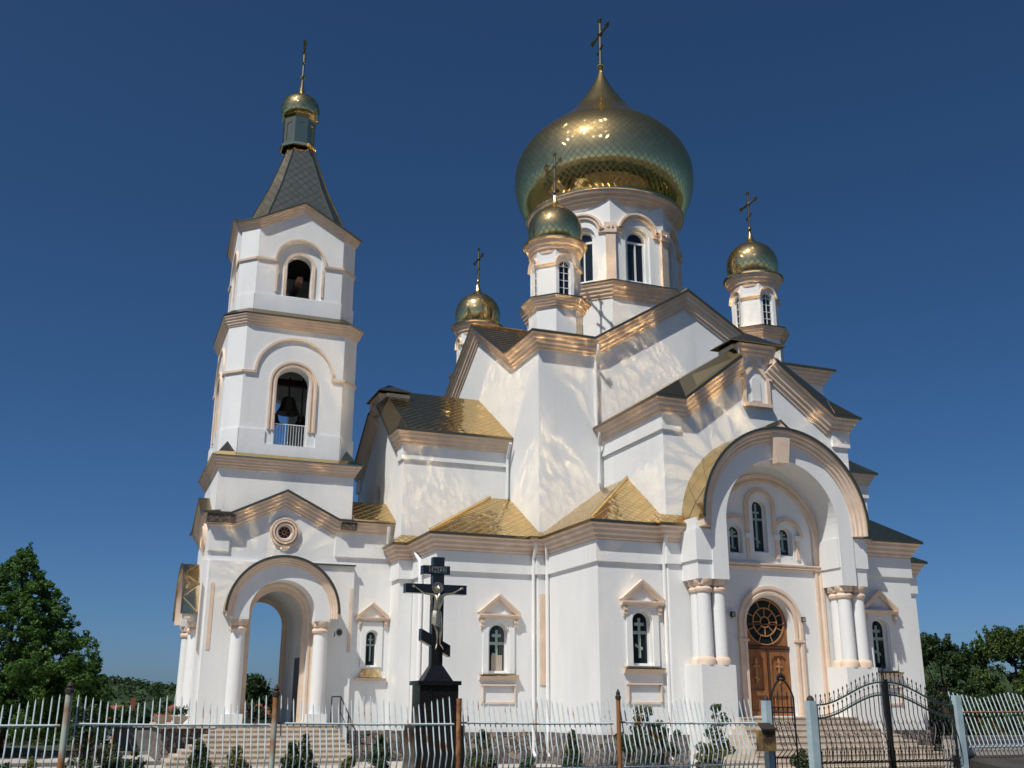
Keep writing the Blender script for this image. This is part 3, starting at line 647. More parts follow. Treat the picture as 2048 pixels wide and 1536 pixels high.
for s in (-1, 1): w_.box(f, s*2.5-.52, s*2.5+.50, 0, HO+.03, 6.02, 6.3) if False else None
for s in (-1, 1): w_.sweep([f.P(s*2.5-.49, 0, 5.76), f.P(s*2.5-.49, HO, 5.76), f.P(s*2.5+.49, HO, 5.76), f.P(s*2.5+.49, 0, 5.76)], [(-.01, 0), (.05, 0), (.05, .9), (-.01, .9)])
w_.build('impost_block', 'white', ch)
# keystone
mb = MB(); mb.prism(f, [(-.20, 8.80), (.20, 8.80), (.33, 9.8), (.0, 10.12), (-.33, 9.8)], HO-.05, HO+.31); mb.build('keystone', 'peach', ch)
mb = MB(); mb.roof([f.P(-.46, HO+.34, 9.80), f.P(0, HO+.34, 10.17), f.P(0, 0, 10.17), f.P(-.46, 0, 9.80)], thick=.03); mb.roof([f.P(.46, HO+.34, 9.80), f.P(0, HO+.34, 10.17), f.P(0, 0, 10.17), f.P(.46, 0, 9.80)], thick=.03); mb.build('keystone_roof', 'gold', ch)
def column(fr, s, o, z0, z1, r, base=True):
    q = MB(); P0 = fr.P(s, o, 0); q.lathe([(r, z0), (r*1.01, z0+.3*(z1-z0)), (r*.94, z1)], (P0.x, P0.y, 0), 20); cl = q.build('column', 'white', ch, smooth=True)
    q = MB(); h = r*1.6
    q.lathe([(r*.95, z1-.02), (r*1.15, z1), (r*1.22, z1+.06), (r*1.1, z1+.12), (r*.92, z1+.14), (r*1.1, z1+.2), (r*1.3, z1+.29), (r*1.28, z1+.36)], (P0.x, P0.y, 0), 16)
    for k in range(4):
        a = pi/4+k*pi/2; c0 = V((P0.x+r*.75*cos(a), P0.y+r*.75*sin(a), z1+.25)); q.lathe([(0.001, -.12), (r*.5, -.06), (r*.55, .03), (r*.4, .11)], c0, 10)
    q.build('capital', 'peach', cl, smooth=True)
    if base: q = MB(); q.lathe([(r*1.3, z0-.03), (r*1.32, z0+.1), (r*1.15, z0+.17), (r, z0+.2)], (P0.x, P0.y, 0), 18); q.build('column_base', 'peach', cl, smooth=True)
for s in (-1, 1):
    for (ds, do) in ((-.23, .68), (.25, .68), (-.20, .30), (.25, .26)): column(f, s*2.48+ds, do, 2.84, 4.88, .215)
mb = MB()
for s in (-1, 1): mb.box(f, s*2.48-.56, s*2.48+.56, 0, HO+.02, 0, 2.82)
mb.build('column_pedestal', 'white', ch)
# portal stairs
def stairs(fr, s0, s1, o0, top, n, rise, tread, fl, fr_, name='staircase', mt='step'):
    q = MB()
    for i in range(n):
        z = top-i*rise; q.box(fr, s0-fl*i, s1+fr_*i, o0-.3 if i == 0 else o0, o0+tread*(i+1)-.0+ (0.0), z-rise-.001*i, z)
    return q.build(name, mt, ch)
st = MB()
n_s, ri, tr = 9, .152, .29
for i in range(n_s):
    z = 1.4-i*ri; st.box(f, -1.95-.12*i, 2.0+.27*i, -.5 if i == 0 else .93, .95+tr*(i+.6), -.02, z)
    st.box(f, -1.97-.12*i, 2.02+.27*i, .94+tr*(i+.6), .97+tr*(i+.6), z-.03, z+.004)
st.build('portal_staircase', 'step', ch)
# wall lamps / camera beside the door
def lamp(fr, s, z, o, lab):
    t_ = thing('floodlight', lab, 'floodlight', fr.P(s, o, z))
    q = MB(); q.box(fr, s-.07, s+.07, o+.06, o+.14, z-.06, z+.09); q.build('housing', 'black', t_)
    q = MB(); q.box(fr, s-.05, s+.05, o+.141, o+.15, z-.04, z+.06); q.build('lens', 'horn', t_)
    q = MB(); q.tube([fr.P(s, o, z-.1), fr.P(s, o+.1, z-.08)], .015, 6); q.build('bracket', 'horn', t_)
lamp(f, 1.14, 4.22, -.04, 'small black floodlight on the wall right of the arched wooden door')
lamp(f, -1.36, 4.3, -.04, 'small floodlight in shade on the wall left of the arched wooden door')

# --- drum, main dome and turrets
def octo(ap, z, c, chf=None):
    """octagon of apothem ap, face normals on the axes"""
    R_8 = ap/cos(pi/8); return [(c[0]+R_8*cos(pi/8+k*pi/4), c[1]+R_8*sin(pi/8+k*pi/4), z) for k in range(8)]
def ccw(path): return path   # counter-clockwise seen from above keeps outward normals
def cross(parent, c, z, h, m_='gold', arm_dir=V((0, 1, 0)), k=1.0, tilt=.0):
    q = MB(); a = arm_dir.normalized(); P = lambda s, t: V((c[0], c[1], z))+a*s+Z*t+a*(tilt*t)
    r = .046*k*h/1.6
    q.tube([P(0, -.05*h), P(0, h)], r, 6); q.tube([P(-.36*h, h*.68), P(.36*h, h*.68)], r, 6); q.tube([P(-.13*h, h*.36), P(.13*h, h*.27)], r*.9, 6)
    for s, t in ((0, 1), (-.36, .68), (.36, .68)):
        for ds, dt in ((0, 0), (.035, .03), (-.035, .03), (0, -.03)): q.lathe([(.001, -r*1.5), (r*1.5, 0), (.001, r*1.5)], P(s*h+ds*h, t*h+dt*h), 6)
    q.lathe([(.001, -r*2.4), (r*2.4, 0), (.001, r*2.4)], P(0, h*.68), 8)
    return q.build('cross', 'flash', parent)
def onion(name, c, prof, N_, tv, m_, seg=48, lab=None):
    q = MB(); q.lathe(prof, (c[0], c[1], 0), seg, uvn=N_, tv=tv)
    o = q.build(name, m_, ch, smooth=True); 
    for p in o.data.polygons: p.use_smooth = True
    return o
def smoothprof(p, n=6):
    out = []; P = [p[0]]+list(p)+[p[-1]]
    for i in range(1, len(P)-2):
        for k in range(n):
            t = k/n; a = [0.5*((2*P[i][d])+(-P[i-1][d]+P[i+1][d])*t+(2*P[i-1][d]-5*P[i][d]+4*P[i+1][d]-P[i+2][d])*t*t+(-P[i-1][d]+3*P[i][d]-3*P[i+1][d]+P[i+2][d])*t**3) for d in (0, 1)]
            out.append((max(a[0], .001), a[1]))
    out.append(p[-1]); return out
DC = (18.88, 37.75)
dm = onion('dome', DC, smoothprof([(3.2, 21.95), (3.32, 22.08), (3.66, 22.6), (3.9, 23.3), (3.96, 24.0), (3.88, 24.6), (3.62, 25.2), (3.15, 25.8), (2.5, 26.35), (1.88, 26.9), (1.36, 27.45), (.98, 28.0), (.66, 28.5), (.36, 29.05), (.13, 29.6), (.06, 29.85)]), 82, .32, 'dome', 120)
dm['label'] = 'large gilded onion dome over the crossing'
q = MB(); q.lathe([(.001, -.2), (.1, -.17), (.19, -.06), (.2, .03), (.13, .15), (.05, .19)], (*DC, 29.98), 20); q.build('ball', 'gold', dm, smooth=True)
cross(dm, (DC[0]-.02, DC[1]), 30.15, 2.2, tilt=-.03)
# drum wall with eight windows
def facefr(c, ap, k): a = -pi/2+k*pi/4; n_ = V((cos(a), sin(a), 0)); return Fr((c[0]+n_.x*ap, c[1]+n_.y*ap, 0), n_)
ap = 2.95; hwf = ap*math.tan(pi/8)
wl = MB(); tr_ = MB(); pil = MB(); sil = MB()
for k in range(8):
    fr = facefr(DC, ap, k)
    wl.wall(fr, [(-hwf, 17.7), (hwf, 17.7), (hwf, 21.7), (-hwf, 21.7)], [arch(0, .56, 18.05, 19.95, 14)], 0, .12)
    wl.wall(fr, [(-.7, 17.9), (.7, 17.9), (.7, 20.7), (-.7, 20.7)], [arch(0, .42, 18.12, 19.95, 14)], -.12, .18)
    # peach hood mould
    pf = [(0, 0), (.09, 0), (.1, .1), (.16, .14), (.16, .22), (0, .24)]
    tr_.sweep([fr.P(-hwf, 0, 20.12), fr.P(-.74, 0, 20.12)]+archpath(fr, 0, .70, 20.15, 20.15, 0, 16)+[fr.P(.74, 0, 20.12), fr.P(hwf, 0, 20.12)], pf, fr.n)
    P0 = fr.P(-hwf, 0, 0); nn = V((P0.x-DC[0], P0.y-DC[1], 0)).normalized(); pfm = Fr(P0, nn)
    pil.box(pfm, -.20, .20, -.15, .05, 17.85, 20.05); pil.box(pfm, -.25, .25, -.15, .10, 20.05, 20.5)
    if k in (0, 7, 6, 1, 5, 2):
        q = MB(); q.sweep(archpath(fr, 0, .40, 18.14, 19.95, -.29, 14), [(0, -.05), (.05, -.05), (.05, .02), (0, .02)], fr.n); q.box(fr, -.03, .03, -.29, -.24, 18.14, 19.9); q.box(fr, -.4, .4, -.29, -.235, 19.84, 19.92); q.box(fr, -.42, .42, -.29, -.23, 18.12, 18.2)
        wn = q.build('drum_window', 'frame', ch)
        q = MB(); q.prism(fr, arch(0, .41, 18.13, 19.95, 12), -.31, -.295); q.build('pane', 'glass', wn)
    sil.roof([fr.P(-.6, .35, 17.86), fr.P(.6, .35, 17.86), fr.P(.5, -.12, 18.06), fr.P(-.5, -.12, 18.06)], thick=.01)
wl.build('drum_wall', 'white', ch); tr_.build('drum_hood_mould', 'peach', ch); pil.build('drum_pilaster', 'peach', ch); sil.build('drum_sill', 'gold', ch)
q = MB(); q.lathe([(3.0, 21.3), (3.08, 21.5), (3.14, 21.52), (3.18, 21.62), (3.26, 21.66), (3.3, 21.78), (3.38, 21.82), (3.42, 21.95), (3.1, 21.97)], (*DC, 0), 64); q.build('drum_cornice', 'peach', ch, smooth=True)
q = MB(); q.lathe([(3.40, 21.92), (3.46, 21.95), (3.46, 22.02), (3.2, 22.05)], (*DC, 0), 64); q.build('drum_flashing', 'gold', ch, smooth=True)
q = MB(); q.lathe([(2.95, 21.2), (3.02, 21.3), (3.02, 21.5)], (*DC, 0), 48); q.build('drum_ring', 'white', ch, smooth=True)
wl = MB()
for k in range(8): fr = facefr(DC, 3.15, k); h = 3.15*math.tan(pi/8); wl.wall(fr, [(-h, 14.2), (h, 14.2), (h, 17.5), (-h, 17.5)])
wl.build('drum_base_wall', 'white', ch)
q = MB(); q.sweep(octo(3.15, 17.76, DC), sc_prof(.85, 1.1), closed=True); q.build('drum_base_cornice', 'peach', ch)
q = MB(); q.sweep(octo(3.15, 17.765, DC), [(-.3, .0), (.32, 0), (.32, .05), (-.3, .13)], closed=True); q.build('drum_base_flashing', 'gold', ch)

def turret(c, lab, zoff=0):
    # base octagon, cornice, lantern, hoods, cornice, onion
    ap = .92; wl = MB(); tr_ = MB()
    for k in range(8):
        fr = facefr(c, ap, k); h = ap*math.tan(pi/8); wl.wall(fr, [(-h, 13.9), (h, 13.9), (h, 15.4), (-h, 15.4)])
    a2 = .86
    for k in range(8):
        fr = facefr(c, a2, k); h = a2*math.tan(pi/8)
        if k % 2 == 0:
            wl.wall(fr, [(-h, 15.7), (h, 15.7), (h, 17.75), (-h, 17.75)], [arch(0, .23, 15.86, 17.02, 12)], 0, .14)
            tr_.sweep([fr.P(-h, 0, 17.0)]+archpath(fr, 0, .31, 17.08, 17.08, 0, 14)+[fr.P(h, 0, 17.0)], [(0, 0), (.05, 0), (.09, .05), (.09, .08), (0, .09)], fr.n)
            q = MB(); q.sweep(archpath(fr, 0, .21, 15.88, 17.02, -.13, 12), [(0, -.025), (.025, -.025), (.025, .02), (0, .02)], fr.n); q.box(fr, -.012, .012, -.13, -.10, 15.9, 17.2)
            for zz_ in (16.18, 16.47, 16.76, 17.02): q.box(fr, -.22, .22, -.13, -.105, zz_-.012, zz_+.012)
            q.tube([fr.P(0, -.115, 17.02), fr.P(-.15, -.115, 17.18)], .01, 4); q.tube([fr.P(0, -.115, 17.02), fr.P(.15, -.115, 17.18)], .01, 4)
            wn = q.build('turret_window', 'frame', ch); q = MB(); q.prism(fr, arch(0, .225, 15.87, 17.02, 12), -.15, -.132); q.build('pane', 'glass', wn)
        else:
            wl.wall(fr, [(-h, 15.7), (h, 15.7), (h, 17.75), (-h, 17.75)])
            tr_.sweep([fr.P(-h, 0, 17.0), fr.P(h, 0, 17.0)], [(0, 0), (.05, 0), (.09, .05), (.09, .08), (0, .09)], fr.n)
    wl.build('turret_wall', 'white', ch); 
    tr_.lathe([(.9, 17.5), (.93, 17.66), (.98, 17.68), (1.0, 17.8), (1.07, 17.84), (1.1, 17.98), (1.16, 18.02), (.9, 18.06)], (*c, 0), 32)
    tr_.sweep(octo(ap, 15.72, c), sc_prof(.75, .72), closed=True)
    tr_.build('turret_trim', 'peach', ch)
    q = MB(); q.sweep(octo(ap, 15.722, c), [(-.2, 0), (.28, 0), (.29, .03), (-.2, .14)], closed=True); q.lathe([(1.14, 18.0), (1.2, 18.03), (1.2, 18.07), (.9, 18.12)], (*c, 0), 32); q.build('turret_flashing', 'gold', ch)
    o = onion('turret_dome', c, smoothprof([(.9, 18.08), (.97, 18.3), (1.02, 18.6), (1.01, 18.85), (.93, 19.12), (.77, 19.36), (.55, 19.56), (.33, 19.7), (.18, 19.82), (.11, 20.0), (.05, 20.22)], 5), 26, .29, 'dome_s', 52)
    o['label'] = lab
    q = MB(); q.lathe([(.001, -.1), (.07, -.08), (.1, 0), (.07, .08), (.02, .1)], (*c, 20.34), 14); q.build('ball', 'gold', o, smooth=True)
    cross(o, c, 20.44, 1.5, tilt=-.02)
turret((14.42, 33.0), 'gilded onion dome of the corner turret nearest the bell tower side front')
turret((23.1, 33.0), 'gilded onion dome of the right front corner turret')
turret((14.6, 42.3), 'gilded onion dome of the rear left corner turret')
turret((23.3, 42.5), 'gilded onion dome of the rear right corner turret behind the drum')

# --- bell tower
TC = (5.45, 37.72)
bw = 2.33
S_ = Fr((TC[0], TC[1]-bw, 0), FS); Wf = Fr((TC[0]-bw, TC[1], 0), FW); Nf = Fr((TC[0], TC[1]+bw, 0), FN); Ef = Fr((TC[0]+bw, TC[1], 0), FE)
AR, AZ = 1.0, 4.45
wl = MB()
for fr in (S_, Wf, Nf): wl.wall(fr, [(-bw, 0), (bw, 0), (bw, 7.4), (1.8, 7.4), (0, 8.15), (-1.8, 7.4), (-bw, 7.4)], [arch(0, AR, 1.12, AZ, 22)]+([[(.03+.21*cos(2*pi*i/16), 7.22+.21*sin(2*pi*i/16)) for i in range(16)]] if fr is not Nf else []), 0, .35)
wl.wall(Ef, [(-bw, 0), (bw, 0), (bw, 7.4), (1.8, 7.4), (0, 8.15), (-1.8, 7.4), (-bw, 7.4)])
wl.build('tower_base_wall', 'white', ch)
# porch tunnel lining (south-north), with west opening
tn = MB(); R1 = 1.12; y0, y1 = TC[1]-bw+.34, TC[1]+bw-.34
pts = [(-R1, 1.1)]+[(-R1*cos(pi*i/20), AZ+R1*sin(pi*i/20)) for i in range(21)]+[(R1, 1.1)]
k = len(pts); vs = [(TC[0]+a, y, z) for y in (y0, y1) for a, z in pts]
tn.add(vs, [(i, i+1, k+i+1, k+i) for i in range(2, k-1)])
TW = Fr((TC[0]-R1, TC[1], 0), FW); tn.wall(TW, [(-(bw-.34), 1.1), ((bw-.34), 1.1), ((bw-.34), AZ), (-(bw-.34), AZ)], [arch(0, AR, 1.12, 3.2, 16)], 0, -1.1)
for fr_ in (S_, Nf): tn.wall(fr_, [(-R1-.3, 1.1), (R1+.3, 1.1), (R1+.3, AZ+R1+.3), (-R1-.3, AZ+R1+.3)], [arch(0, AR, 1.12, AZ, 22)], -.34, .06)
tn.build('porch_vault', 'white', ch)
q = MB(); q.box(Fr((0, 0, 0), FS), TC[0]-bw+.01, TC[0]+bw-.01, -(TC[1]+bw-.02), -(TC[1]-bw+.02), .8, 1.1); q.build('porch_floor', 'step', ch)
q = MB(); q.box(Fr((TC[0]+R1, TC[1], 0), FW), -.45, .75, 0, .03, 1.1, 3.25); q.build('porch_door', 'wood2', ch)
# peach trims of the arches
tp = MB(); pf = [(0, 0), (.05, 0), (.06, .06), (.04, .08), (.04, .13), (.07, .15), (.07, .2), (0, .2)]
for fr in (S_, Wf, Nf): tp.sweep(archpath(fr, 0, AR+.01, 1.1, AZ, 0, 24), pf, fr.n)
for fr in (S_, Nf): tp.sweep(archpath(fr, 0, AR-.16, 1.1, AZ, -.33, 24), [(0, 0), (.12, 0), (.12, .16), (0, .16)], fr.n)
# rose window ring
for fr in (S_, Wf):
    for r0, h in ((.24, .10), (.33, .13), (.42, .09)): tp.sweep([fr.P(.03+r0*cos(-2*pi*i/32), 0, 7.22+r0*sin(-2*pi*i/32)) for i in range(32)], [(0, 0), (h, .01), (h, .07), (0, .08)], fr.n, closed=True)
tp.build('tower_arch_trim', 'peach', ch)
for fr in (S_, Wf):
    q = MB()
    for r0 in (.2, .06): q.sweep([fr.P(.03+r0*cos(2*pi*i/24), -.1, 7.22+r0*sin(2*pi*i/24)) for i in range(24)], [(0, -.015), (.03, -.015), (.03, .015), (0, .015)], fr.n, closed=True)
    for k_ in range(8): a = k_*pi/4; q.tube([fr.P(.03+.05*cos(a), -.09, 7.22+.05*sin(a)), fr.P(.03+.2*cos(a), -.09, 7.22+.2*sin(a))], .012, 5)
    rw = q.build('rose_window', 'woodcarve', ch); q = MB(); q.add([fr.P(.03+.22*cos(2*pi*i/20), -.14, 7.22+.22*sin(2*pi*i/20)) for i in range(20)], [tuple(range(20))]); q.build('pane', 'glass', rw)
# proud arch block with little roof, corner strips
for fr, e0, e1 in ((S_, -bw, bw+.1), (Wf, -bw, bw)):
    q = MB(); q.wall(fr, [(e0, 0), (e1, 0), (e1, 6.17), (e0, 6.17)], [arch(0, AR+.23, 1.1, AZ, 22)], .16, .17, edge=True); q.build('tower_arch_block', 'white', ch)
q = MB(); q.box(S_, .9, bw+.13, .15, .24, 6.17, 6.22); q.build('block_flashing', 'flash', ch)
q = MB()
for fr in (S_, Wf):
    for a, b in ((-bw+.10, -bw+.22), (bw-.03, bw+.07)): q.box(fr, a, b, .16, .175, 3.35, 5.45)
q.build('corner_strip', 'peach', ch)
for fr, nm, pj in ((S_, 'tower_south', .86), (Wf, 'tower_west', .46)):
    hood(fr, 0, 1.05, 1.52, 1.76, 4.50, 4.05+.28, pj, 0, 0, name=nm)
    q = MB()
    for s in (-1, 1): q.box(fr, s*1.31-.27, s*1.31+.27, .0, pj-.003, 4.28, 4.62)
    q.build('impost_block', 'white', ch)
    for s in (-1, 1):
        column(fr, s*1.31, pj-.3, 1.42, 3.93, .235, base=False)
        q = MB(); q.box(fr, s*1.31-.3, s*1.31+.3, pj-.6, pj-.02, 1.1, 1.42); q.build('column_pedestal', 'white', ch)
# base cornice: link - south - west - north
LZ = 7.7; lx = 9.2
pth = [(TC[0]+bw, TC[1]+bw, LZ), (TC[0]+1.8, TC[1]+bw, LZ), (TC[0], TC[1]+bw, 8.58), (TC[0]-1.8, TC[1]+bw, LZ), (TC[0]-bw, TC[1]+bw, LZ), (TC[0]-bw, TC[1]+1.8, LZ), (TC[0]-bw, TC[1], 8.58), (TC[0]-bw, TC[1]-1.8, LZ), (TC[0]-bw, TC[1]-bw, LZ), (TC[0]-1.8, TC[1]-bw, LZ), (TC[0], TC[1]-bw, 8.58), (TC[0]+1.8, TC[1]-bw, LZ), (lx, TC[1]-bw, LZ)]
q = MB(); q.sweep(pth, sc_prof(.85, .85)); q.build('tower_base_cornice', 'peach', ch)
q = MB(); q.sweep([V(p)+up3 for p in pth], sc_edge(.88)); q.build('roof_flashing', 'flash', ch)
q = MB(); b_ = [(TC[0]-bw, TC[1]-1.75, 6.5), (TC[0]-bw, TC[1]-bw, 6.5), (TC[0]-1.75, TC[1]-bw, 6.5)]; q.sweep(b_, [(-.02, 0), (.07, 0), (.07, .95), (-.02, .95)]); q.sweep([(TC[0]+1.75, TC[1]-bw, 6.5), (lx, TC[1]-bw, 6.5)], [(-.02, 0), (.07, 0), (.07, .95), (-.02, .95)]); q.build('tower_base_band', 'white', ch)
# bare brick where the render fell off the cornice
q = MB()
q.box(S_, -bw-.2, -1.62, .05, .305, 7.40, 7.66); q.box(S_, 1.9, 2.42, .05, .303, 7.40, 7.62); q.build('exposed_brick', 'dirty', ch)
# small gable roofs over base (behind the rakes)
rf = MB()
for fr in (S_, Wf, Nf):
    for s in (-1, 1): rf.roof([fr.P(0, .30, 8.62), fr.P(s*1.8, .30, LZ+.04), fr.P(s*1.8, -.2, LZ+.04), fr.P(0, -.2, 8.62)], thick=.03)
    for s in (-1, 1): rf.roof([fr.P(s*1.8, .31, LZ+.04), fr.P(s*(bw+.31), .31, LZ+.04), fr.P(s*(bw+.31), -.2, LZ+.1), fr.P(s*1.8, -.2, LZ+.1)], thick=.03)
# link roof
rf.roof([(TC[0]+2.3, TC[1]-bw-.38, LZ+.05), (lx+.2, TC[1]-bw-.38, LZ+.05), (lx+.2, TC[1]-bw+1.1, 8.62), (TC[0]+2.3, TC[1]-bw+1.1, 8.62)])
rf.roof([(TC[0]+2.3, TC[1]-bw+1.1, 8.62), (lx+.2, TC[1]-bw+1.1, 8.62), (lx+.2, TC[1]+2, 8.63), (TC[0]+2.3, TC[1]+2, 8.63)])
rf.build('link_roof', 'roof', ch)
# link wall with small window
FL = Fr((TC[0]+bw, TC[1]-bw, 0), FS); q = MB(); q.wall(FL, [(0, 0), (lx-TC[0]-bw, 0), (lx-TC[0]-bw, 7.4), (0, 7.4)], [arch(8.60-TC[0]-bw, .18, 2.92, 3.9, 12)], 0, .22); q.build('link_wall', 'white', ch)
cwx = 8.60-TC[0]-bw
f_w = MB(); f_w.sweep(archpath(FL, cwx, .165, 2.94, 3.9, -.16, 14), [(0, -.015), (.03, -.015), (.03, .015), (0, .015)], FL.n); f_w.box(FL, cwx-.18, cwx+.18, -.17, -.12, 2.92, 2.97); lw = f_w.build('window', 'frame', ch)
q = MB(); q.prism(FL, arch(cwx, .18, 2.92, 3.9, 12), -.2, -.17); q.build('pane', 'glass', lw)
q = MB(); q.box(FL, cwx-.025, cwx+.025, -.168, -.155, 3.1, 3.95); q.box(FL, cwx-.15, cwx+.15, -.168, -.154, 3.6, 3.65); q.box(FL, cwx-.08, cwx+.08, -.168, -.153, 3.78, 3.82); q.build('tracery_cross', 'tracery', lw)
q = MB(); q.wall(FL, [(cwx-.36, 2.9), (cwx+.36, 2.9), (cwx+.36, 4.36), (cwx-.36, 4.36)], [arch(cwx, .21, 2.92, 3.9, 12)], .05, .06, edge=True); q.build('window_surround', 'white', ch)
q = MB(); zb = 4.5; q.sweep([FL.P(cwx-.5, 0, zb), FL.P(cwx, 0, zb+.4), FL.P(cwx+.5, 0, zb)], [(0, -.02), (.1, -.02), (.13, .05), (.14, .09), (0, .09)], FL.n); q.sweep([FL.P(cwx-.55, 0, zb-.08), FL.P(cwx+.55, 0, zb-.08)], [(0, 0), (.08, 0), (.16, .08), (.16, .1), (0, .1)], FL.n)
for s in (-1, 1): q.box(FL, cwx+s*.44-.045, cwx+s*.44+.045, 0, .1, zb-.2, zb-.09); q.box(FL, cwx+s*.44-.035, cwx+s*.44+.035, 0, .07, zb-.3, zb-.2)
q.build('window_pediment', 'peach', ch)
q = MB(); q.sweep([FL.P(cwx-.52, 0, 2.55), FL.P(cwx+.52, 0, 2.55)], [(0, -.08), (.1, -.06), (.14, 0), (0, .02)], FL.n); q.build('window_sill', 'peach', ch)
q = MB(); q.add([FL.P(cwx-.3, .02, 2.84), FL.P(cwx+.3, .02, 2.84), FL.P(cwx+.36, .15, 2.57), FL.P(cwx-.38, .15, 2.57)], [(0, 1, 2, 3)]); q.build('sill_flashing', 'gold', ch)
q = MB(); q.sweep([(TC[0]+bw, TC[1]-bw, 0), (lx, TC[1]-bw, 0)], [(-.02, -.1), (.10, -.1), (.10, .90), (-.02, .90)]); q.build('plinth', 'stone', ch)
# first stage (square), second and third (chamfered)
h1 = 2.29
wl = MB()
def sqfr(h): return [Fr((TC[0], TC[1]-h, 0), FS), Fr((TC[0]-h, TC[1], 0), FW), Fr((TC[0], TC[1]+h, 0), FN), Fr((TC[0]+h, TC[1], 0), FE)]
for fr in sqfr(h1): wl.wall(fr, [(-h1, 7.5), (h1, 7.5), (h1, 9.4), (-h1, 9.4)])
wl.build('tower_first_stage_wall', 'white', ch)
sq = lambda h, z: [(TC[0]-h, TC[1]-h, z), (TC[0]+h, TC[1]-h, z), (TC[0]+h, TC[1]+h, z), (TC[0]-h, TC[1]+h, z)]
q = MB(); q.sweep(sq(h1, 9.62), sc_prof(.66, .68), closed=True); q.build('tower_first_cornice', 'peach', ch)
q = MB(); q.sweep(sq(h1, 9.624), [(-.05, 0), (.22, 0), (.27, .0), (.27, .04), (-.05, .26)], closed=True)
CH = .56
for sx in (-1, 1):
    for sy in (-1, 1):
        a = V((TC[0]+sx*(h1+.12), TC[1]+sy*(h1+.12), 9.70)); b = V((TC[0]+sx*(h1-CH-.15), TC[1]+sy*h1, 9.84)); c = V((TC[0]+sx*h1, TC[1]+sy*(h1-CH-.15), 9.84)); d = V((TC[0]+sx*(h1-CH*.5), TC[1]+sy*(h1-CH*.5), 10.3))
        q.add([a, b, c, d], [(0, 1, 3), (0, 3, 2)])
q.build('tower_first_flashing', 'gold', ch)
def chpath(h, c, z):
    x, y = TC; return [(x-h, y+h-c, z), (x-h, y-h+c, z), (x-h+c, y-h, z), (x+h-c, y-h, z), (x+h, y-h+c, z), (x+h, y+h-c, z), (x+h-c, y+h, z), (x-h+c, y+h, z)]
def stage(h, c, z0, z1, openz, op_h, op_s, name, gable=None, recess=None, th=.4):
    q = MB(); e = h-c
    for fr in sqfr(h):
        out = [(-e, z0), (e, z0), (e, z1)]+([(0, gable)] if gable else [])+[(-e, z1)]
        if recess:
            q.wall(fr, out, [arch(0, recess[0], recess[1], recess[2], 20)], 0, .10)
            q.wall(fr, [(-recess[0]-.1, recess[1]-.1), (recess[0]+.1, recess[1]-.1), (recess[0]+.1, recess[2]+recess[0]+.1), (-recess[0]-.1, recess[2]+recess[0]+.1)], [arch(0, op_h, openz, op_s, 18)], -.1, th-.1)
            q.wall(fr, [(-e, z0), (e, z0), (e, z1), (-e, z1)], [arch(0, op_h, openz, op_s, 18)], -th, .02)
        else:
            q.wall(fr, out, [arch(0, op_h, openz, op_s, 18)], 0, th, back=True)
    x, y = TC
    p = chpath(h, c, 0)
    for i in (1, 3, 5, 7):
        a, b = V(p[i]), V(p[(i+1) % 8]); q.add([a+Z*z0, b+Z*z0, b+Z*z1, a+Z*z1], [(0, 1, 2, 3)])
    q.build(name, 'white', ch)
stage(h1, CH, 9.6, 14.65, 10.2, .56, 12.42, 'tower_second_stage_wall')
q = MB(); pf = [(0, 0), (.05, 0), (.06, .07), (.03, .09), (.03, .15), (.07, .17), (.07, .24), (0, .24)]
for fr in sqfr(h1):
    q.sweep(archpath(fr, 0, .58, 10.72, 12.42, 0, 22), pf, fr.n)
    q.sweep([fr.P(-h1+CH, 0, 12.68), fr.P(-1.30, 0, 12.68)]+archpath(fr, 0, 1.30, 12.72, 12.72, 0, 26)+[fr.P(1.30, 0, 12.68), fr.P(h1-CH, 0, 12.68)], [(0, 0), (.07, 0), (.07, .08), (0, .08)], fr.n)
p = chpath(h1, CH, 12.68)
for i in (1, 3, 5, 7): q.sweep([p[i], p[(i+1) % 8]], [(0, 0), (.07, 0), (.07, .08), (0, .08)])
q.build('tower_second_trim', 'peach', ch)
q = MB(); p = chpath(h1, CH, 9.75)
e = h1-CH
for fr in sqfr(h1): q.box(fr, -e, -.86, -.01, .05, 9.75, 10.68); q.box(fr, .86, e, -.01, .05, 9.75, 10.68); q.box(fr, -.86, .86, -.01, .049, 9.75, 10.2)
for i in (1, 3, 5, 7): q.sweep([p[i], p[(i+1) % 8]], [(-.01, 0), (.05, 0), (.05, .93), (-.01, .93)])
q.build('tower_second_band', 'white', ch)
q = MB(); q.sweep(chpath(h1, CH, 14.78), sc_prof(.6, .68), closed=True); q.build('tower_second_cornice', 'peach', ch)
q = MB(); q.sweep(chpath(h1, CH, 14.783), [(-.06, 0), (.22, 0), (.24, .04), (-.06, .28)], closed=True); q.build('tower_second_flashing', 'flash', ch)
h3 = 2.10
stage(h3, CH, 14.8, 18.48, 15.78, .44, 16.95, 'tower_third_stage_wall', gable=19.28, recess=(.80, 15.74, 17.1))
q = MB()
for fr in sqfr(h3):
    q.sweep(archpath(fr, 0, .46, 15.78, 16.95, -.1, 20), [(0, 0), (.04, 0), (.05, .1), (0, .1)], fr.n)
    q.sweep([fr.P(-h3+CH, 0, 17.02), fr.P(-.86, 0, 17.02)]+archpath(fr, 0, .86, 17.06, 17.06, 0, 22)+[fr.P(.86, 0, 17.02), fr.P(h3-CH, 0, 17.02)], [(0, 0), (.06, 0), (.07, .08), (0, .08)], fr.n)
    for s in (-1, 1): q.box(fr, s*.83-.04, s*.83+.04, 0, .03, 15.85, 16.9)
p = chpath(h3, CH, 17.02)
for i in (1, 3, 5, 7): q.sweep([p[i], p[(i+1) % 8]], [(0, 0), (.06, 0), (.07, .08), (0, .08)])
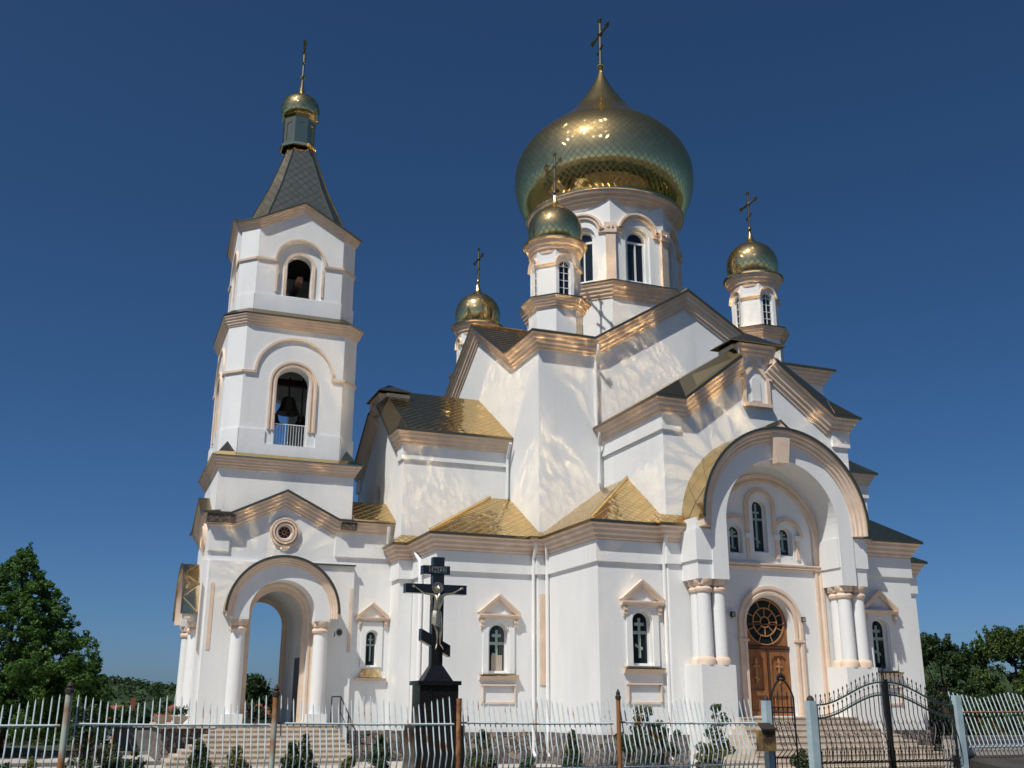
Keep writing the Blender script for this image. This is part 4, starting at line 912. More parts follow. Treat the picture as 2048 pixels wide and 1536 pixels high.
q.build('tower_third_trim', 'peach', ch)
q = MB(); e = h3-CH; p = chpath(h3, CH, 15.0)
for fr in sqfr(h3): q.box(fr, -e, e, -.01, .04, 14.9, 15.70)
for i in (1, 3, 5, 7): q.sweep([V(p[i])-Z*.1, V(p[(i+1) % 8])-Z*.1], [(-.01, 0), (.04, 0), (.04, .8), (-.01, .8)])
q.build('tower_third_band', 'white', ch)
zt3 = 18.55; x, y = TC; h = h3; c = CH; ag = 19.42
gp = [(x-h, y+h-c, zt3), (x-h, y, ag), (x-h, y-h+c, zt3), (x-h+c, y-h, zt3), (x, y-h, ag), (x+h-c, y-h, zt3), (x+h, y-h+c, zt3), (x+h, y, ag), (x+h, y+h-c, zt3), (x+h-c, y+h, zt3), (x, y+h, ag), (x-h+c, y+h, zt3)]
q = MB(); q.sweep(gp, sc_prof(.55, .55), closed=True); q.build('tower_top_cornice', 'peach', ch)
q = MB(); q.sweep([V(p)+up3 for p in gp], sc_edge(.57), closed=True); q.build('roof_flashing', 'flash', ch)
# spire
rf = MB(); hb, zb_, ht, ztp = 2.27, 18.2, .46, 22.75
def ring8(h, c, z): return [V(p) for p in chpath(h, c, z)]
r0_, r1_ = ring8(1.95, .56, 18.5), ring8(.47, .20, 22.75); rm = ring8(1.12, .36, 20.65)
for a_, b_ in ((r0_, rm), (rm, r1_)):
    for i in range(8): rf.roof([a_[i], a_[(i+1) % 8], b_[(i+1) % 8], b_[i]], thick=.02, t=.36)
for fr in sqfr(h3):
    for s in (-1, 1):
        rf.roof([fr.P(0, .2, ag+.04), fr.P(s*(h3-CH+.12), .2, zt3-.0), fr.P(s*(h3-CH+.1), -.45, zt3+.1), fr.P(0, -.9, ag+.04)], thick=.02, t=.36)
rr8 = ring8(h3+.2, CH+.1, zt3+.03)
for i in (1, 3, 5, 7): rf.roof([rr8[i], rr8[(i+1) % 8], r0_[(i+1) % 8], r0_[i]], thick=.02, t=.36)
sp = rf.build('spire', 'spire', ch)
q = MB()
for i in range(8): q.tube([r0_[i], rm[i], r1_[i]], .03, 5)
q.build('spire_rib', 'gold', sp)
TD = (TC[0]-.1, TC[1])
q = MB()
for k_ in range(8):
    fr = facefr(TD, .60, k_); hh = .60*math.tan(pi/8); q.wall(fr, [(-hh, 22.7), (hh, 22.7), (hh, 24.1), (-hh, 24.1)], [arch(0, .15, 22.95, 23.62, 8)], 0, .03); q.wall(fr, [(-.2, 22.9), (.2, 22.9), (.2, 23.9), (-.2, 23.9)], (), -.03)
q.sweep(octo(.60, 22.72, TD), [(0, 0), (.06, 0), (.08, .1), (0, .16)], closed=True); q.sweep(octo(.60, 23.98, TD), [(0, 0), (.04, .02), (.09, .1), (0, .14)], closed=True)
q.build('lantern', 'gold', sp)
td = onion('tower_dome', TD, smoothprof([(.58, 24.08), (.70, 24.22), (.76, 24.45), (.76, 24.65), (.68, 24.9), (.52, 25.08), (.3, 25.2), (.15, 25.28), (.09, 25.6), (.04, 26.02)], 5), 12, .4, 'dome_s', 32)
td['label'] = 'small gilded onion dome on the bell tower spire'
q = MB(); q.lathe([(.001, -.12), (.09, -.08), (.12, 0), (.09, .08), (.02, .12)], (*TD, 26.12), 14); q.build('ball', 'gold', td, smooth=True)
cross(td, TD, 26.22, 1.55, arm_dir=V((.15, 1, 0)), tilt=-.02)
# belfry floors, railings
q = MB(); q.box(Fr((TC[0], TC[1], 0), FS), -1.85, 1.85, -1.85, 1.85, 14.4, 14.75); q.box(Fr((TC[0], TC[1], 0), FS), -1.85, 1.85, -1.85, 1.85, 9.7, 10.15); q.box(Fr((TC[0], TC[1], 0), FS), -1.65, 1.65, -1.65, 1.65, 17.95, 18.1); q.build('belfry_floor', 'room', ch)
q = MB(); q.box(Fr((TC[0], TC[1], 0), FS), -2.2, 2.2, -.1, .1, 13.0, 13.25); q.box(Fr((TC[0], TC[1], 0), FS), -.1, .1, -2.2, 2.2, 16.3, 16.5); q.build('belfry_beam', 'wood2', ch)
for fr, nm in ((sqfr(h1)[0], 's'), (sqfr(h1)[1], 'w')):
    q = MB()
    for i in range(12): s = -.52+i*1.04/11; q.tube([fr.P(s, -.22, 10.2), fr.P(s, -.22, 11.0)], .009, 5)
    q.tube([fr.P(-.56, -.22, 11.0), fr.P(.56, -.22, 11.0)], .016, 6); q.build('belfry_railing', 'frame', ch)
# bells
def bell(c, r, lab):
    t_ = thing('bell', lab, 'bell', c, 'bells hanging in the belfry'); q = MB(); x, y, z = c
    q.lathe([(r, z), (r*.93, z+r*.12), (r*.7, z+r*.6), (r*.6, z+r*1.1), (r*.5, z+r*1.35), (r*.2, z+r*1.5), (.001, z+r*1.52)], (x, y, 0), 20); q.build('bell_body', 'bell', t_, smooth=True)
    q = MB(); q.tube([(x, y, z+r*1.5), (x, y, 13.0)], .03, 6); q.build('hanger', 'iron', t_)
    q = MB(); q.tube([(x, y, z+r*1.2), (x, y, z-.05)], .02, 6, [.02, .05]); q.build('clapper', 'iron', t_)
bell((5.5, 36.6, 11.65), .42, 'large dark bell hanging in the middle of the belfry arch')
bell((5.95, 36.4, 11.25), .22, 'small dark bell hanging right of the large bell in the belfry')
bell((4.98, 36.4, 11.2), .25, 'small dark bell hanging left of the large bell in the belfry')
# tower stairs, stone platform, handrail
q = MB(); n_s, ri, tr = 8, .135, .3
for i in range(n_s):
    z = 1.1-i*ri; q.box(S_, -1.75-.22*i, 1.9+.03*i, -.02 if i == 0 else .2, .95+tr*i, -.02, z); q.box(S_, -1.77-.22*i, 1.92+.03*i, .95+tr*i-.02, .975+tr*i, z-.03, z+.004)
q.build('tower_staircase', 'step', ch)
q = MB(); q.box(S_, -bw-1.0, -1.5, -4.9, .62, -.05, 1.0); q.build('tower_platform', 'stone', ch)
q = MB(); q.box(S_, -bw-1.1, -1.72, -4.9, .72, 1.0, 1.1); q.build('platform_coping', 'step', ch)
q = MB(); h0 = S_
a1 = [h0.P(1.72, .9, 1.95), h0.P(2.0, .95, 1.95), h0.P(2.05, 3.0, .95)]
q.tube(a1, .022, 6); q.tube([h0.P(1.72, .9, 1.1), h0.P(1.72, .9, 1.95)], .02, 6); q.tube([h0.P(2.0, .95, 1.1), h0.P(2.0, .95, 1.95)], .02, 6); q.tube([h0.P(2.05, 3.0, 0), h0.P(2.05, 3.0, .95)], .02, 6); q.tube([h0.P(2.03, 2.0, .4), h0.P(2.03, 2.0, 1.44)], .02, 6); q.tube([h0.P(2.0, .95, 1.5), h0.P(2.05, 3.0, .5)], .014, 6)
q.build('handrail', 'iron', ch)
# drainpipes
def pipe(pts, r=.055):
    q = MB(); q.tube(pts, r, 8); q.build('drainpipe', 'pipe', ch, smooth=True)
pipe([(9.55, 33.6, 6.75), (9.5, 33.4, 6.45), (9.55, 33.1, 6.2), (9.55, 33.0, 5.5), (9.55, 33.0, .3)], .07)
pipe([(12.82, 31.1, 6.72), (12.82, 31.15, 6.5), (12.86, 31.42, 6.2), (12.86, 31.45, 5.5), (12.86, 31.45, .35), (12.86, 31.3, .2)])
pipe([(13.14, 31.0, 6.72), (13.14, 31.0, 6.5), (13.24, 31.2, 6.2), (13.24, 31.22, 5.5), (13.24, 31.22, .35), (13.24, 31.1, .2)])
pipe([(15.42, 27.25, 6.72), (15.42, 27.3, 6.5), (15.46, 27.52, 6.15), (15.46, 27.56, 5.5), (15.46, 27.56, .4), (15.46, 27.4, .25)])
pipe([(15.2, 31.1, 13.75), (15.2, 31.15, 13.5), (15.24, 31.45, 13.2), (15.24, 31.46, 10.9)])
pipe([(15.24, 31.2, 10.6), (15.24, 31.3, 10.4), (15.3, 31.45, 10.2), (15.3, 31.46, 8.9)])
pipe([(12.95, 33.75, 10.6), (12.95, 33.9, 10.4), (12.98, 34.15, 10.1), (12.98, 34.18, 8.7)])
pipe([(8.95, 34.95, 7.55), (8.95, 35.0, 7.3), (8.98, 35.15, 7.1), (8.98, 35.16, 6.9)])
# loudspeaker on the tower
t_ = thing('loudspeaker', 'grey horn loudspeaker on the tower wall right of the porch arch', 'loudspeaker', (7.28, 34.9, 3.95))
q = MB(); c0 = V((7.28, 34.75, 3.95)); dr = V((.15, -1, 0)).normalized(); q.tube([c0+dr*-.15, c0, c0+dr*.12, c0+dr*.2], .1, 16, [.05, .06, .1, .13]); q.build('horn', 'horn', t_, smooth=True)
q = MB(); q.tube([c0+dr*.205, c0+dr*.21], .09, 14); q.build('driver', 'black', t_)
q = MB(); q.tube([c0+dr*-.12, c0+dr*-.1+V((0, .25, -.1))], .02, 6); q.build('bracket', 'iron', t_)

# ============================================================ THINGS ROUND THE CHURCH
G0 = Fr((0, 0, 0), FS)
# --- granite crucifix monument
mo = thing('crucifix_monument', 'black granite three-bar cross monument with a metal figure of Christ', 'monument', (6.78, 22, 0))
FM = Fr((6.78, 22.0, 0), FS)
q = MB(); q.box(FM, -.53, .53, -.5, .35, -.02, 1.3); q.build('base', 'granite', mo)
q = MB(); q.box(FM, -.42, .42, -.36, .22, 1.3, 2.1); q.box(FM, -.2, -.16, .22, .235, 1.32, 2.08); q.build('pedestal', 'granite', mo)
q = MB(); q.box(FM, -.47, .47, -.42, .27, 2.1, 2.185); q.build('pedestal_slab', 'granite', mo)
q = MB(); a = [FM.P(x, o, 2.185) for x, o in ((-.33, -.25), (.33, -.25), (.33, .14), (-.33, .14))]; b = [FM.P(x, o, 2.5) for x, o in ((-.13, -.2), (.13, -.2), (.13, .02), (-.13, .02))]
q.add(a+b, [(0, 1, 5, 4), (1, 2, 6, 5), (2, 3, 7, 6), (3, 0, 4, 7), (4, 5, 6, 7)]); q.build('cross_foot', 'granite', mo)
q = MB(); q.box(FM, -.125, .125, -.2, 0, 2.49, 4.79)
q.prism(FM, [(-.36, 3.02), (.29, 2.68), (.29, 2.92), (-.36, 3.26)], -.202, .012)
q.box(FM, -.73, .64, -.203, .006, 4.0, 4.2); q.box(FM, -.36, .25, -.201, .01, 4.41, 4.6)
q.build('granite_cross', 'granite', mo)
q = MB(); q.prism(FM, [(-.235, 4.575), (.17, 4.585), (.17, 4.44), (-.08, 4.445), (-.22, 4.46)], .01, .02); pl = q.build('title_plaque', 'bronze', mo)
tc = bpy.data.curves.new('inscription', 'FONT'); tc.body = '\u0406\u041d\u0426\u0406'; tc.size = .15; tc.extrude = .004; tc.align_x = 'CENTER'; tc.space_character = 1.15
to = bpy.data.objects.new('tmp_text', tc); COL.objects.link(to); bpy.context.view_layer.update()
me = bpy.data.meshes.new_from_object(to.evaluated_get(bpy.context.evaluated_depsgraph_get())); bpy.data.objects.remove(to)
me.transform(Matrix.Rotation(pi/2, 4, 'X')); me.materials.clear(); me.materials.append(M['granite'])
io = bpy.data.objects.new('inscription', me); COL.objects.link(io); io.parent = pl; io.location = (FM.P(-.03, .024, 4.463)-V((6.78, 22, 0)))
# figure grown with a skin modifier
def skin_figure(name, chains, parent, off, m):
    vs = []; es = []; rs = []; key = {}
    for ch_ in chains:
        pi_ = None
        for (nm, p, r) in ch_:
            if nm and nm in key: i = key[nm]
            else:
                i = len(vs); vs.append(p); rs.append(r)
                if nm: key[nm] = i
            if pi_ is not None: es.append((pi_, i))
            pi_ = i
    me = bpy.data.meshes.new(name); me.from_pydata(vs, es, []); o = bpy.data.objects.new(name, me); COL.objects.link(o); o.parent = parent; o.location = off
    sk = o.modifiers.new('skin', 'SKIN'); sk.use_smooth_shade = True
    for i, r in enumerate(rs): me.skin_vertices[0].data[i].radius = (r, r*.85) if isinstance(r, float) else r
    me.skin_vertices[0].data[key['pelvis']].use_root = True
    ss = o.modifiers.new('sub', 'SUBSURF'); ss.levels = 2; ss.render_levels = 2
    bpy.context.view_layer.update()
    me2 = bpy.data.meshes.new_from_object(o.evaluated_get(bpy.context.evaluated_depsgraph_get())); o.modifiers.clear(); o.data = me2
    me2.materials.clear(); me2.materials.append(M[m])
    for p in me2.polygons: p.use_smooth = True
    return o
y = -.055
def F3(x, z, dy=0): return (x, y+dy, z)
chains = [
 [('pelvis', F3(-.06, -.52), (.095, .07)), ('waist', F3(-.055, -.36, -.01), (.085, .06)), ('chest', F3(-.01, -.17, -.02), (.125, .08)), ('neck', F3(.0, -.0, -.02), .032), ('jaw', F3(-.015, .03, -.05), .035), ('head', F3(-.03, .085, -.05), .05), ('crown', F3(-.035, .12, -.045), .038)],
 [('chest', None, 0), ('shL', F3(-.10, -.055, -.01), .036), ('elL', F3(-.33, -.03, .0), .024), ('wrL', F3(-.50, .085, .02), .014), ('paL', F3(-.55, .11, .02), (.02, .010))],
 [('chest', None, 0), ('shR', F3(.10, -.045, -.01), .036), ('elR', F3(.30, -.01, .0), .024), ('wrR', F3(.46, .075, .02), .014), ('paR', F3(.50, .10, .02), (.02, .010))],
 [('pelvis', None, 0), ('hipL', F3(-.10, -.60, -.01), .062), ('knL', F3(-.05, -.80, -.05), .045), ('caL', F3(-.03, -.93, -.03), .030), ('anL', F3(-.03, -1.08, -.01), .018), ('ftL', F3(-.06, -1.16, -.05), .02), ('toL', F3(-.075, -1.2, -.055), .012)],
 [('pelvis', None, 0), ('hipR', F3(-.01, -.60, -.01), .062), ('knR', F3(.035, -.79, -.055), .045), ('caR', F3(.03, -.93, -.03), .030), ('anR', F3(.04, -1.08, -.01), .018), ('ftR', F3(.09, -1.16, -.05), .02), ('toR', F3(.105, -1.2, -.055), .012)]]
for k, (sx, b, w_) in {'L': (-1, (-.55, .11), 'paL'), 'R': (1, (.50, .10), 'paR')}.items():
    for j, (dx, dz, l_) in enumerate(((.05, -.012, .9), (.055, .006, 1.0), (.053, .022, .95), (.045, .036, .8), (.005, .035, .8))):
        chains.append([(w_, None, 0), (None, F3(b[0]+sx*dx*.6*l_, b[1]+dz*.8, .018), .0065), (None, F3(b[0]+sx*dx*l_, b[1]+dz, .01), .005)])
fg = skin_figure('crucified_figure', chains, mo, (.0, 0, 4.02), 'bronze')
fg['label'] = 'silvered metal figure of Christ with bowed head and loincloth'
FH = Fr((6.78-.03, 22-.02, 4.12), FS)
q = MB(); q.add([FH.P(.125*cos(2*pi*i/28), .012, .125*sin(2*pi*i/28)) for i in range(28)]+[FH.P(.125*cos(2*pi*i/28), .0, .125*sin(2*pi*i/28)) for i in range(28)], [tuple(range(28))]+[(i, (i+1) % 28, 28+(i+1) % 28, 28+i) for i in range(28)])
q.sweep([FH.P(.115*cos(2*pi*i/28), .012, .115*sin(2*pi*i/28)) for i in range(28)], [(0, -.01), (.01, -.01), (.01, .01), (0, .01)], FH.n, closed=True, caps=False)
hl = q.build('halo', 'bronze', fg, off=(6.78, 22, 4.02), split=False)
q = MB()
for i in range(22):   # pleated loincloth
    pass
n_ = 28; vs = []
for j, (zz_, rx, ry) in enumerate(((-.39, .098, .07), (-.46, .112, .08), (-.56, .12, .085), (-.70, .125, .085))):
    for i in range(n_):
        a = 2*pi*i/n_; rr_ = 1+.07*sin(7*a+j)*(j > 0); vs.append((6.78-.055+rx*rr_*cos(a), 22-.065+ry*rr_*sin(a)-.01*j, 4.02+zz_-.02*j*cos(a+.5)*(j > 2)))
q.add(vs, [(j*n_+i, j*n_+(i+1) % n_, (j+1)*n_+(i+1) % n_, (j+1)*n_+i) for j in range(3) for i in range(n_)]); q.tube([(6.67, 21.92, 3.6), (6.65, 21.9, 3.5), (6.645, 21.91, 3.38)], .02, 6, [.02, .028, .012])
q.build('loincloth', 'bronze', fg, smooth=True, off=(6.78, 22, 4.02))
q = MB()   # hair and beard, eyes, nose
hx, hz = 6.78-.03, 4.02+.085
q.lathe([(.001, .06), (.035, .05), (.055, .015), (.056, -.02), (.045, -.06), (.02, -.07)], (hx, 22-.09, hz), 12); q.build('hair', 'bronze', fg, smooth=True, off=(6.78, 22, 4.02))
q = MB(); fy = 22-.155
q.tube([(hx+.0, fy+.005, hz+.02), (hx-.008, fy-.012, hz-.015)], .007, 6); q.tube([(hx-.018, fy+.006, hz-.035), (hx+.012, fy+.006, hz-.035)], .005, 5)
for s in (-.02, .018): q.tube([(hx+s-.007, fy+.006, hz+.015), (hx+s+.007, fy+.006, hz+.015)], .004, 5)
q.build('face', 'bronze', fg, off=(6.78, 22, 4.02), split=False)
# --- picket fence
YF = 16.0
def picket(parent, X, top, m='paint', zlow=.45):
    q = MB(); j = random.uniform(-.008, .008)
    q.tube([(X, YF+.12, zlow), (X+j*.3, YF+.11, .70), (X, YF+.01, .94), (X, YF+.0, 1.0), (X+j*.3, YF+.05, 1.1), (X+j, YF+.25, top-.05)], .0105, 6)
    q.tube([(X+j, YF+.25, top-.05), (X+j, YF+.262, top+.0)], .011, 6, [.011, .003])
    q.build('picket', m, parent, smooth=True)
def fence_section(xa, xb, lab, n, top=1.845, dip=.17, subs=2, m='paint', zlow=.45):
    t_ = thing('fence_section', lab, 'fence', ((xa+xb)/2, YF, 0))
    for zz_, yy in ((1.42, YF+.135), (.76, YF+.085)):
        q = MB(); q.tube([(xa, yy, zz_+.02 if zz_ > 1 else zz_), ((xa+xb)/2, yy, zz_), (xb, yy, zz_)], .016, 8); q.build('rail', m, t_)
    for i in range(n):
        t = (i+.5)/n; k = (t*subs) % 1; picket(t_, xa+(xb-xa)*t, top-dip*(1-abs(2*k-1))-.0+random.uniform(-.006, .006), m, zlow)
    return t_
gsec = 'sections of the picket fence'
fence_section(-3.1, -.34, 'rust streaked picket fence section at the far left before the big green tree', 28)
fence_section(-.20, 2.46, 'pale blue picket fence section before the stone platform left of the bell tower porch', 27)
fence_section(2.58, 5.27, 'pale blue picket fence section before the bell tower stairs and the monument', 28)
fence_section(5.38, 8.0, 'pale blue picket fence section before the wall with two close drainpipes, right of the monument', 29)
fence_section(8.12, 10.72, 'pale blue picket fence section ending at the mailbox, left of the narrow gate', 29)
def post(X, top, cap, lab, m, r=.055):
    t_ = thing('fence_post', lab, 'post', (X, YF+.06, 0)); q = MB(); q.tube([(X, YF+.06, -.3), (X, YF+.06, top)], r, 16); q.build('pole', m, t_, smooth=True)
    if cap: q = MB(); q.lathe([(r*1.3, top), (r*1.3, top+.05), (r*.8, top+.07), (r*1.0, top+.1), (r*.3, top+.15), (.001, top+.17)], (X, YF+.06, 0), 12); q.build('cap', 'cap', t_, smooth=True)
post(-.27, 1.84, True, 'flaking pale blue round post with dark cap, leftmost of the fence', 'paint2', .046)
post(2.52, 1.82, True, 'round post, rusty orange above and greenish below, before the bell tower porch', 'paint2', .042)
post(5.325, 1.80, False, 'bare rusty brown post without a cap, right beside the black monument', 'rusty', .040)
post(8.06, 1.80, True, 'slim rusty post with dark pointed cap before the church corner', 'paint2', .036)
# gate posts
def gpost(X, w_, top, lab, cap=True, z0=-.3):
    t_ = thing('gate_post', lab, 'post', (X, YF, 0)); q = MB(); q.box(Fr((X, YF, 0), FS), -w_, w_, -.07, .07, z0, top); q.build('pole', 'bluepost', t_)
    if cap: q = MB(); q.lathe([(w_*.95, top), (w_*.8, top+.05), (w_*.4, top+.085), (.001, top+.095)], (X, YF, 0), 14); q.build('cap', 'cap', t_, smooth=True)
gpost(10.86, .056, 1.79, 'square pale blue gate post carrying the mailbox')
gpost(11.78, .074, 1.79, 'square pale blue gate post between the narrow gate and the wide gate')
gpost(15.02, .066, 1.90, 'square pale blue gate post at the right end of the wide gate', cap=False)
# mailbox
mb_ = thing('mailbox', 'rusty yellow-brown mailbox with dark lid on the gate post', 'mailbox', (10.72, YF-.1, 1.05)); FB = Fr((10.74, YF-.075, 0), FS)
q = MB(); q.box(FB, -.17, .10, 0, .18, .98, 1.31); q.build('box_body', 'box', mb_)
q = MB(); q.add([FB.P(-.19, .21, 1.31), FB.P(.12, .21, 1.31), FB.P(.12, .0, 1.40), FB.P(-.12, .0, 1.40)]+[FB.P(-.19, .21, 1.335), FB.P(.12, .21, 1.335), FB.P(.12, .0, 1.43), FB.P(-.12, .0, 1.43)], [(3, 2, 1, 0), (4, 5, 6, 7), (0, 1, 5, 4), (1, 2, 6, 5), (2, 3, 7, 6), (3, 0, 4, 7)]); q.build('lid', 'cap', mb_)
q = MB(); q.box(FB, -.10, .04, .18, .186, 1.22, 1.235); q.build('slot', 'black', mb_)
# wrought iron gates
def scroll(q, c, r, a0, turns, fr, sgn=1, th=.006, n=12):
    q.tube([fr.P(c[0]+sgn*r*(1-.75*i/n)*cos(a0+turns*2*pi*i/n), 0.0, c[1]+r*(1-.75*i/n)*sin(a0+turns*2*pi*i/n)) for i in range(n+1)], th, 4)
def bulge(z): # outward belly of the gate bars
    return .13*max(0, 1-((z-.98)/.5)**2) if z > .5 else 0
def gate_leaf(xa, xb, rise_left, lab):
    """wide gate leaf: top bars climb towards the meeting stile"""
    t_ = thing('gate_leaf', lab, 'gate', (xa if rise_left else xb, YF, 0)); fr = Fr((0, YF, 0), FS); L_ = xb-xa
    def tp(t): t = t if rise_left else 1-t; return 1.72+.40*(.5-.5*cos(pi*min(1, t*1.02)))
    def lo(t): return tp(t)-.22-.05*0
    q = MB(); q.tube([fr.P(xa, 0, .0), fr.P(xa, 0, tp(0)+.02)], .022, 6); q.tube([fr.P(xb, 0, .0), fr.P(xb, 0, tp(1)+.02)], .022, 6)
    q.tube([fr.P(xa, 0, .76), fr.P(xb, 0, .76)], .016, 6); q.tube([fr.P(xa, 0, .12), fr.P(xb, 0, .12)], .016, 6); q.build('gate_frame', 'iron', t_, split=False)
    q = MB()
    for g_ in (tp, lo): q.tube([fr.P(xa+L_*i/24, 0, g_(i/24)) for i in range(25)], .016, 6)
    q.build('arched_rail', 'irong', t_, smooth=True, split=False)
    n = 15
    for i in range(n):
        t = (i+.6)/n; X = xa+L_*t
        q = MB(); top = lo(t)+.14
        zs_ = [.80, .84, .90, 1.0, 1.15, 1.35, 1.55, top]
        q.tube([fr.P(X, .02, .78)]+[fr.P(X, bulge(z_), z_) for z_ in zs_], .0085, 6); q.tube([fr.P(X, 0, top-.01), fr.P(X, 0, top+.02), fr.P(X, 0, top+.06)], .01, 6, [.008, .017, .001]); q.build('bar', 'iron', t_)
    q = MB()
    for i in range(n+1):
        t = i/(n+.2); X = xa+L_*t; z_ = tp(t); q.tube([fr.P(X, 0, z_), fr.P(X, 0, z_+.13)], .007, 5); q.tube([fr.P(X, 0, z_+.12), fr.P(X, 0, z_+.15), fr.P(X, 0, z_+.19)], .009, 5, [.007, .015, .001])
    for i in range(n+4):
        X = xa+L_*(i+.5)/(n+4); q.tube([fr.P(X, 0, .62), fr.P(X, 0, .92)], .007, 5); q.tube([fr.P(X, 0, .90), fr.P(X, 0, .93), fr.P(X, 0, .97)], .009, 5, [.007, .014, .001])
    q.build('spike_row', 'iron', t_, split=False)
    q = MB()
    for i in range(0, n, 2):
        for d in (-.33, .33):
            t = (i+1.1+d)/n
            if 0 < t < 1: scroll(q, (xa+L_*t, tp(t)+.045), .035, pi/2, .9, fr, 1 if d > 0 else -1)
    for i in range(n):
        for d in (.35, .85):
            t = (i+d)/n; scroll(q, (xa+L_*t, lo(t)+.035), .026, -pi/2, .9, fr, 1 if d > .5 else -1, .005, 9)
    k = L_/n
    for i in range(0, n-1, 2):    # lyre scrolls in the belly
        X = xa+k*(i+1.1)
        for sg in (-1, 1):
            q.tube([fr.P(X+sg*k*.75*abs(cos(a_)), bulge(1.0+.42*(j/12))+.015, 1.0+.42*(j/12)) for j in range(13) for a_ in (pi*j/12,)], .006, 4)
            scroll(q, (X+sg*k*.55, 1.43), .035, pi/2, .8, Fr((0, YF-bulge(1.43), 0), FS), sg); scroll(q, (X+sg*k*.45, 1.0), .04, -pi/2, .8, Fr((0, YF-bulge(1.0)-.01, 0), FS), sg); scroll(q, (X+sg*k*.35, 1.22), .045, -pi/2, .8, Fr((0, YF-bulge(1.2)-.01, 0), FS), sg)
    for i in range(n+3):
        X = xa+L_*(i+.5)/(n+3); scroll(q, (X, .66), .035, 0, .9, fr, 1 if i % 2 else -1)
    q.build('scrollwork', 'iron', t_)
gate_leaf(11.90, 13.39, True, 'left leaf of the wide black wrought iron gate, rising to the middle stile')
gate_leaf(13.47, 14.92, False, 'right leaf of the wide black wrought iron gate, falling towards the right post')
ps = thing('gate_stile', 'thick dark upright bar with a pointed finial where the two wide gate leaves meet', 'bar', (13.43, YF, 0)); q = MB(); q.box(Fr((13.43, YF-.02, 0), FS), -.027, .027, -.02, .03, 0, 2.17); q.build('stile', 'iron', ps); q = MB(); q.tube([(13.41, YF, 2.15), (13.40, YF, 2.36), (13.395, YF, 2.44)], .014, 6, [.014, .012, .002]); q.tube([(13.40, YF, 2.38), (13.47, YF, 2.35)], .009, 5); q.build('finial', 'iron', ps)
# narrow gate standing ajar
pg = thing('narrow_gate', 'narrow black wrought iron pedestrian gate with an arched top, standing ajar', 'gate', (11.0, YF, 0))
dv = V((.40, -.10, 0)); nv = V((-.1, -.4, 0)).normalized(); FPn = Fr((10.97, YF, 0), V((-.245, -.97, 0))); Lg = .40
q = MB(); zt_ = lambda t: 1.84+.30*sin(pi*t)**.8
q.tube([FPn.P(0, 0, .0)]+[FPn.P(Lg*i/16, 0, zt_(i/16)) for i in range(17)]+[FPn.P(Lg, .0, 1.3), FPn.P(Lg, .05, .0)], .018, 6); q.build('gate_frame', 'iron', pg, smooth=True)
q = MB(); q.tube([FPn.P(0, 0, .86), FPn.P(Lg, 0, .86)], .014, 6); q.tube([FPn.P(0, 0, 1.6), FPn.P(Lg, 0, 1.6)], .012, 6); q.tube([FPn.P(0, 0, 1.68), FPn.P(Lg, 0, 1.68)], .012, 6)
for i in range(5): scroll(q, (Lg*(i+.5)/5, 1.64), .03, 0, 1, FPn, 1 if i % 2 else -1)
q.build('rail', 'iron', pg)
for i in range(5):
    q = MB(); s = Lg*(i+.5)/5; q.tube([FPn.P(s, 0, .15), FPn.P(s, 0, .86), FPn.P(s+.03, .06, .92), FPn.P(s+.07, .14, 1.0), FPn.P(s+.05, .10, 1.12), FPn.P(s, 0, 1.45), FPn.P(s, 0, 1.82+.08*(2-abs(2-i)))], .008, 6)
    q.tube([FPn.P(s, 0, 1.82+.08*(2-abs(2-i))), FPn.P(s, 0, 1.88+.08*(2-abs(2-i)))], .012, 5, [.014, .001]); q.build('bar', 'iron', pg)
q = MB()
for i in range(4):
    for zz_ in (1.08, 1.2, 1.32, 1.42): scroll(q, (Lg*(i+1)/5, zz_), .035, pi/2*(i % 2), .9, Fr(FPn.P(0, bulge(zz_)*.8, 0), FPn.n), 1 if i % 2 else -1)
for sx, sz in ((-.06, 0), (0, .05), (.06, 0), (-.03, .03), (.03, .03)): q.lathe([(.001, -.035), (.03, -.01), (.022, .02), (.001, .075)], FPn.P(Lg/2+sx, 0, 2.16+sz), 6)
q.build('scrollwork', 'iron', pg, split=False)
# white pole behind the gate
po = thing('marker_pole', 'thin white pole behind the wide gate near the right portal window', 'pole', (16.2, 19.5, 0)); q = MB(); q.tube([(16.2, 19.5, 0), (16.12, 19.5, 2.95)], .016, 6); q.build('pole', 'pipe', po)
# right-hand fence on its low wall
t_ = thing('fence_section', 'leaning picket fence section with a rusty top rail, right of the wide gate', 'fence', (16.4, YF, .8))
for zz_, yy in ((1.60, YF+.16), (.98, YF+.05)):
    q = MB(); q.tube([(15.1, yy, zz_), (18.6, yy, zz_+.02)], .015, 8); q.build('rail', 'rusty' if zz_ > 1.2 else 'bluepost', t_)
for i in range(32):
    X = 15.17+i*.105; k = ((i/14) % 1); tp_ = 1.97-.12*(1-abs(2*k-1))
    q = MB(); q.tube([(X, YF+.12, .90), (X, YF+.02, 1.02), (X, YF+.06, 1.15), (X, YF+.33, tp_)], .0105, 6); q.build('picket', 'paint', t_)
lw_ = thing('low_wall', 'low pale rendered wall behind the right picket fence', 'wall', (17.5, YF+.6, 0)); q = MB(); q.box(Fr((18, YF+.5, 0), FS), -2.85, 3, -.12, .12, -.2, 1.13); q.build('wall', 'pave', lw_)
q = MB(); q.box(Fr((18, YF+.5, 0), FS), -2.86, 3, -.13, .13, 1.131, 1.17); q.build('coping', 'concrete', lw_)
